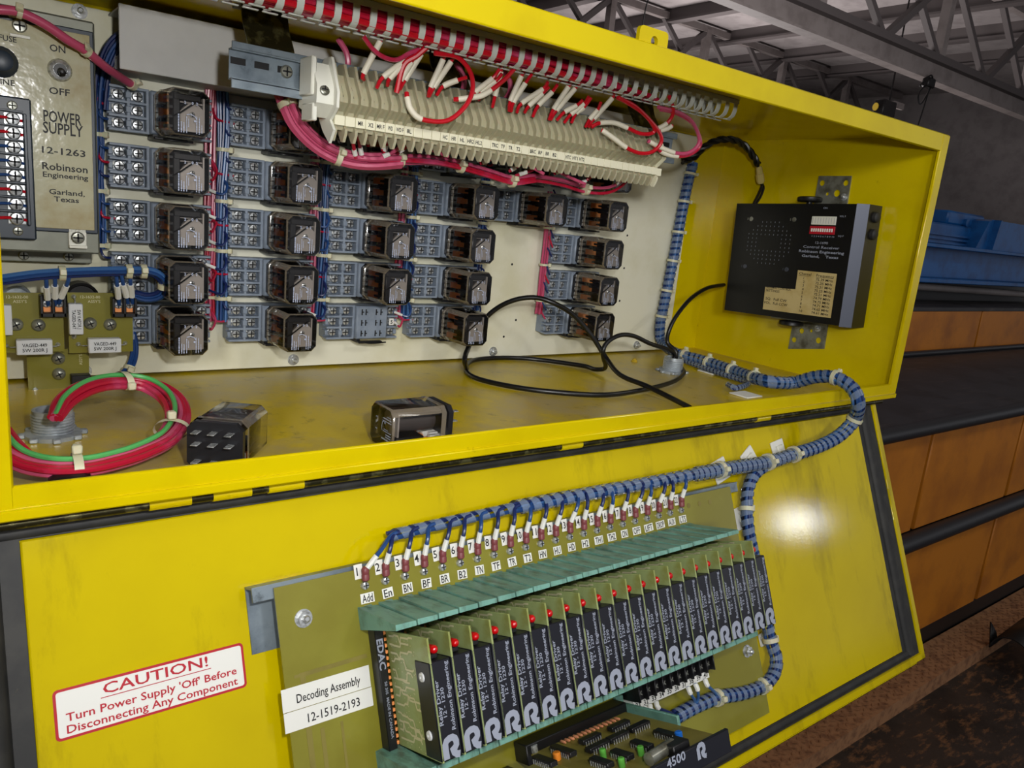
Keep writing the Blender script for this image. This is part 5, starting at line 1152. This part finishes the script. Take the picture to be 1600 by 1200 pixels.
# relay driver cards
def make_card(lb):
    t = thing('relay_driver_card', lb, 'circuit card', MD @ T((CX0, -.164, HB)), 'relay driver cards in the card guides')
    H1 = .0725; s0 = .164
    L = lambda s: -(s - s0)
    m = LM(); m.box(.0002, .0018, L(.1962), L(.1146), .0118, H1, .0002); build('circuit_board', m, 'pcb_card', t)
    m = LM(); r2 = random.Random(21)
    xt = -.00005
    def seg(h0, a, h1, b, w=.0007):
        d = Vector((h1 - h0, b - a)); d.normalize(); n_ = Vector((-d.y, d.x)) * w; v = [(xt, L(a + n_.y), h0 + n_.x), (xt, L(b + n_.y), h1 + n_.x), (xt, L(b - n_.y), h1 - n_.x), (xt, L(a - n_.y), h0 - n_.x)]; m.add(v, [(0, 1, 2, 3)])
    for k in range(13):
        h = .016; a = .118 + k * .006
        for _ in range(r2.randint(3, 5)):
            h2_ = h + r2.uniform(.004, .011); seg(h, a, h2_, a); 
            if h2_ > .048: break
            b = a + r2.uniform(-.007, .007); b = min(max(b, .116), .196); seg(h2_, a, h2_ + .002, b); h, a = h2_ + .002, b
    for k in range(60): h, a = r2.uniform(.016, .055), r2.uniform(.118, .195); m.add([(xt - .0002, L(a) + dy, h + dh) for dy, dh in ((-.0006, 0), (0, .0006), (.0006, 0), (0, -.0006))], [(0, 1, 2, 3)])
    for k in range(20): m.add([(xt - .0002, L(.150 + k * .0017) + dy, .030 + dh + .004 * (k % 2)) for dy, dh in ((-.0005, 0), (0, .0005), (.0005, 0), (0, -.0005))], [(0, 1, 2, 3)])
    build('traces', m, 'trace', t)
    m = LM(); xt = .0019
    for k in range(3): seg(.056 - .003 * k, .1155 + .0015 * k, .064, .1155 + .0015 * k, .0004); seg(.064, .1155 + .0015 * k, .066, .121, .0004)
    build('link_wires', m, 'ink', t)
    m = LM(); m.box(-.0004, CP - .0010, L(.1955), L(.1310), .0520, H1, .0007); cv = build('cover', m, 'cover_black', t)
    for s in (.1415, .1800):
        m = LM(); m.lathe([(.0034, 0), (.0030, .0010), (.0012, .0012), (.001, .0005)], (-.0004, L(s), .0605), (-1, 0, 0), 14); build('rivet', m, 'ceramic', cv)
    m = LM(); R9 = Matrix.Rotation(math.radians(90), 4, 'Z')
    for tx, xx, s1, w_, sz in (('Relay Driver', .0030, .1725, .0295, .0041), ('12 - 1230', .0066, .1680, .0195, .0037), ('Robinson Engineering', .0118, .1776, .0450, .0042)):
        m.text(tx, sz, T((xx, L(s1), H1 + .0003)) @ R9, 'l', .018, width=w_)
    build('lettering', m, 'ink_grey', cv)
    m = LM(); logo(m, T((.0082, L(.1870), H1 + .0003)), .0150); build('emblem', m, 'ink_grey', cv)
    m = LM(); z = .0640; xx = .0082; m.lathe([(.0030, -.004), (.0030, .0018), (.0028, .0032), (.0020, .0044), (.0008, .0050), (.0001, .0051)], (xx, L(.1245), z), (0, 0, 1), 16); led = build('led', m, 'led_red', t)
    m = LM(); m.box(.0035, .0105, L(.1305), L(.1272), .052, .066, .0004); build('led_leads', m, 'black', led)
    return t
card = make_card('black relay driver card below the terminal tagged Add, its traces showing')
for k in range(1, 22): dup(card, MD @ T((CX0 + CP * k, -.164, HB)), 'black relay driver card with red lamp below the terminal tagged %s' % NM[k])
# small black terminal block with numbered poles
t = thing('pole_terminal', 'black ten-pole terminal block below the driver cards, wires at its lower side', 'terminal block', MD @ T((-.524, -.245, HB)))
xa, xb2 = -.5765, -.4715
m = DB(); bx(m, xa, xb2, .2195, .2350, HB, HB + .018, .0006)
for k in range(11): x = xa + .0008 + (xb2 - xa - .0016) * k / 10; bx(m, x - .0007, x + .0007, .2205, .2345, HB + .017, HB + .024, .0003)
bx(m, xa, xb2, .2175, .2210, HB, HB + .024, .0005); build('body', m, 'black', t)
m = DB(); bx(m, xa, xb2, .2352, .2430, HB, HB + .0142); ns = build('number_strip', m, 'tag_white', t)
m = DB()
for k in range(10): x = xa + (xb2 - xa) * (k + .5) / 10; m.text('%d' % (31 + k), .0062, T((x, -.2392, HB + .0145)), 'c', .015, width=.0058)
build('lettering', m, 'ink', ns)
for k in range(10): x = xa + (xb2 - xa) * (k + .5) / 10; m = DB(); screw_head(m, Vector((x, -.2282, HB + .018)), (0, 0, 1), .0036, .002, (.6, .8, 0)); build('terminal_screw', m, ['dark_iron', 'bare_metal'], t)
for k, i in enumerate((0, 1, 2, 3, 6, 7, 8)):
    x = xa + (xb2 - xa) * ((0, .6, 1.2, 2.0, 6.2, 7.2, 8.6)[k] + .5) / 10; a = door(x, .2415, HB + .0165); b = d1[-1 - (k < 4) * 0 - (k >= 4) * 1 - (k >= 6)]; mid = a.lerp(b, .55) + DE * .004 + Vector((.004, 0, 0))
    pts = [a, a + DE * .006 + DN * .002, mid, b + Vector((.004, 0, 0)) * 0]; m = MB(); m.tube(pts, .0015, 8); o = build('branch_wire', m, 'wire_navy' if k < 4 else 'wire_blue_light', wh); band(o, pts, .08, .34, .0015, rr=.0024)
# processor cards plugged in below, seen from above
t = thing('processor_card', 'processor card full of black chips with a 4500 front panel', 'circuit card', MD @ T((-.64, -.243, HB)))
SC = .2385; X0c, X1c = -.6965, -.5905
PS = D0 + DE * SC
def on_card(u_, v_, ds=0.0): p = PS - DE * ds; d = ray(u_, v_); return MD.inverted() @ (CAM + d * ((p - CAM).dot(DE) / d.dot(DE)))
m = DB(); bx(m, X0c, X1c, SC, SC + .0016, HB + .012, .142); build('circuit_board', m, 'pcb_tan', t)
m = DB(); bx(m, X0c - .004, X1c + .003, SC - .0075, SC + .0085, HB, HB + .0175, .0008); ec = build('edge_connector', m, 'black', t)
m = DB(); bx(m, X0c, X1c, SC - .0002, SC + .0003, HB + .0174, HB + .0180); build('contact_slot', m, 'slot_dark', ec)
m = DB(); bx(m, X0c - .004, X1c + .0045, SC - .005, SC + .012, .142, .1455, .0005); fp = build('front_panel', m, 'cover_black', t)
pl = lambda u_, v_: MD.inverted() @ on_door(u_, v_, .1458)
m = DB(); p = pl(1058, 1186); m.text('4500', .0088, T((p.x - .001, p.y, .1458)), 'c', .022, width=.020); p = pl(1096, 1172); logo(m, T((p.x, p.y, .1458)), .0115); build('lettering', m, 'ink_grey', fp)
cs = [(922, 1154, .020, 'h'), (967, 1134, .021, 'h'), (998, 1135, .021, 'h'), (965, 1151, .021, 'h'), (934, 1166, .021, 'h'), (1040, 1147, .021, 'x'), (1003, 1164, .020, 'x'), (972, 1179, .020, 'x'), (880, 1173, .026, 'x'), (851, 1189, .024, 'x'), (940, 1191, .021, 'x')]
M6 = {}
def chip(c, L_, along):
    m = DB(); cx_, h_ = c.x, c.z; w_ = .0068
    e = Vector((1, 0)) if along == 'h' else Vector((0, 1))      # (x, h)
    ex, eh = (L_ / 2, w_ / 2) if along == 'h' else (w_ / 2, L_ / 2)
    m.mi = 0; bx(m, cx_ - ex, cx_ + ex, SC - .0052, SC - .0014, h_ - eh, h_ + eh, .0004); m.mi = 1
    n_ = int(L_ / .0028)
    for i in range(n_):
        o_ = (i - (n_ - 1) / 2) * .0026
        for sg in (-1, 1):
            if along == 'h': bx(m, cx_ + o_ - .0005, cx_ + o_ + .0005, SC - .0036, SC, h_ + sg * (eh + .0006) - .0002, h_ + sg * (eh + .0006) + .0002)
            else: bx(m, cx_ + sg * (ex + .0006) - .0002, cx_ + sg * (ex + .0006) + .0002, SC - .0036, SC, h_ + o_ - .0005, h_ + o_ + .0005)
    return build('chip', m, ['bakelite', 'steel'], t)
for (u_, v_, L_, al_) in cs: chip(on_card(u_, v_, .003), L_, al_)
def can(u_, v_, r, h, mt, nm):
    c = on_card(u_, v_, h / 2); m = DB(); m.lathe([(r * .9, 0), (r, .0005), (r, h - .0006), (r * .8, h)], Vector((c.x, -SC, c.z)), (0, 1, 0), 14); build(nm, m, mt, t)
can(1061, 1152, .0030, .009, 'cap_blue', 'capacitor'); can(942, 1177, .0026, .007, 'cap_green', 'capacitor'); can(1001, 1173, .0026, .007, 'cap_green', 'capacitor'); can(971, 1191, .0026, .007, 'cap_green', 'capacitor'); can(870, 1181, .0032, .006, 'cap_orange', 'capacitor'); can(834, 1169, .0034, .006, 'steel', 'trimmer')
c = on_card(1055, 1166, .005); m = DB(); bx(m, c.x - .009, c.x + .009, SC - .009, SC, c.z - .007, c.z + .007, .0008); build('plug', m, 'black', t)
a = on_card(1013, 1187, .005); b = on_card(1040, 1170, .005); m = DB(); m.lathe([(.002, 0), (.0048, .0006), (.0048, .030), (.002, .0306)], Vector((a.x, -SC + .005, a.z)), (b - a), 14); build('axial_capacitor', m, 'bare_metal', t)
for i in range(14):
    f_ = i / 13; c = on_card(880 + 84 * f_, 1159 - 36 * f_, .0012)
    m = DB(); m.lathe([(.0004, 0), (.0012, .001), (.0012, .0062), (.0004, .0072)], Vector((c.x, -SC + .0012, c.z - .0035)), (0, 0, 1), 8); build('diode', m, 'diode', t)
g = DB(); bx(g, X1c + .0034, X1c + .0066, SC - .0055, SC + .008, HB, .094, .0005); bx(g, X1c + .0032, X1c + .012, SC - .0095, SC + .008, HB, HB + .005, .0008); build('right_card_guide', g, 'teal', da)
t = thing('memory_card', 'second plugged-in card at the lower edge of the picture, left of the processor card', 'circuit card', MD @ T((-.76, -.25, HB)))
m = DB(); bx(m, -.800, -.712, .2540, .2556, HB + .012, .13); build('circuit_board', m, 'pcb_tan', t)
m = DB(); bx(m, -.803, -.7085, .2468, .2628, HB, HB + .0175, .0008); build('edge_connector', m, 'black', t)
m = DB(); bx(m, -.790, -.7800, .249, .2545, .05, .075, .0006); bx(m, -.770, -.7600, .249, .2545, .05, .075, .0006); build('chip', m, 'bakelite', t)
m = DB(); m.lathe([(.0055, 0), (.0055, .006), (.0045, .0075), (.0015, .0065)], Vector((-.7225, -.2540, .060)), (0, 1, 0), 16); build('trimmer', m, 'ceramic', t)
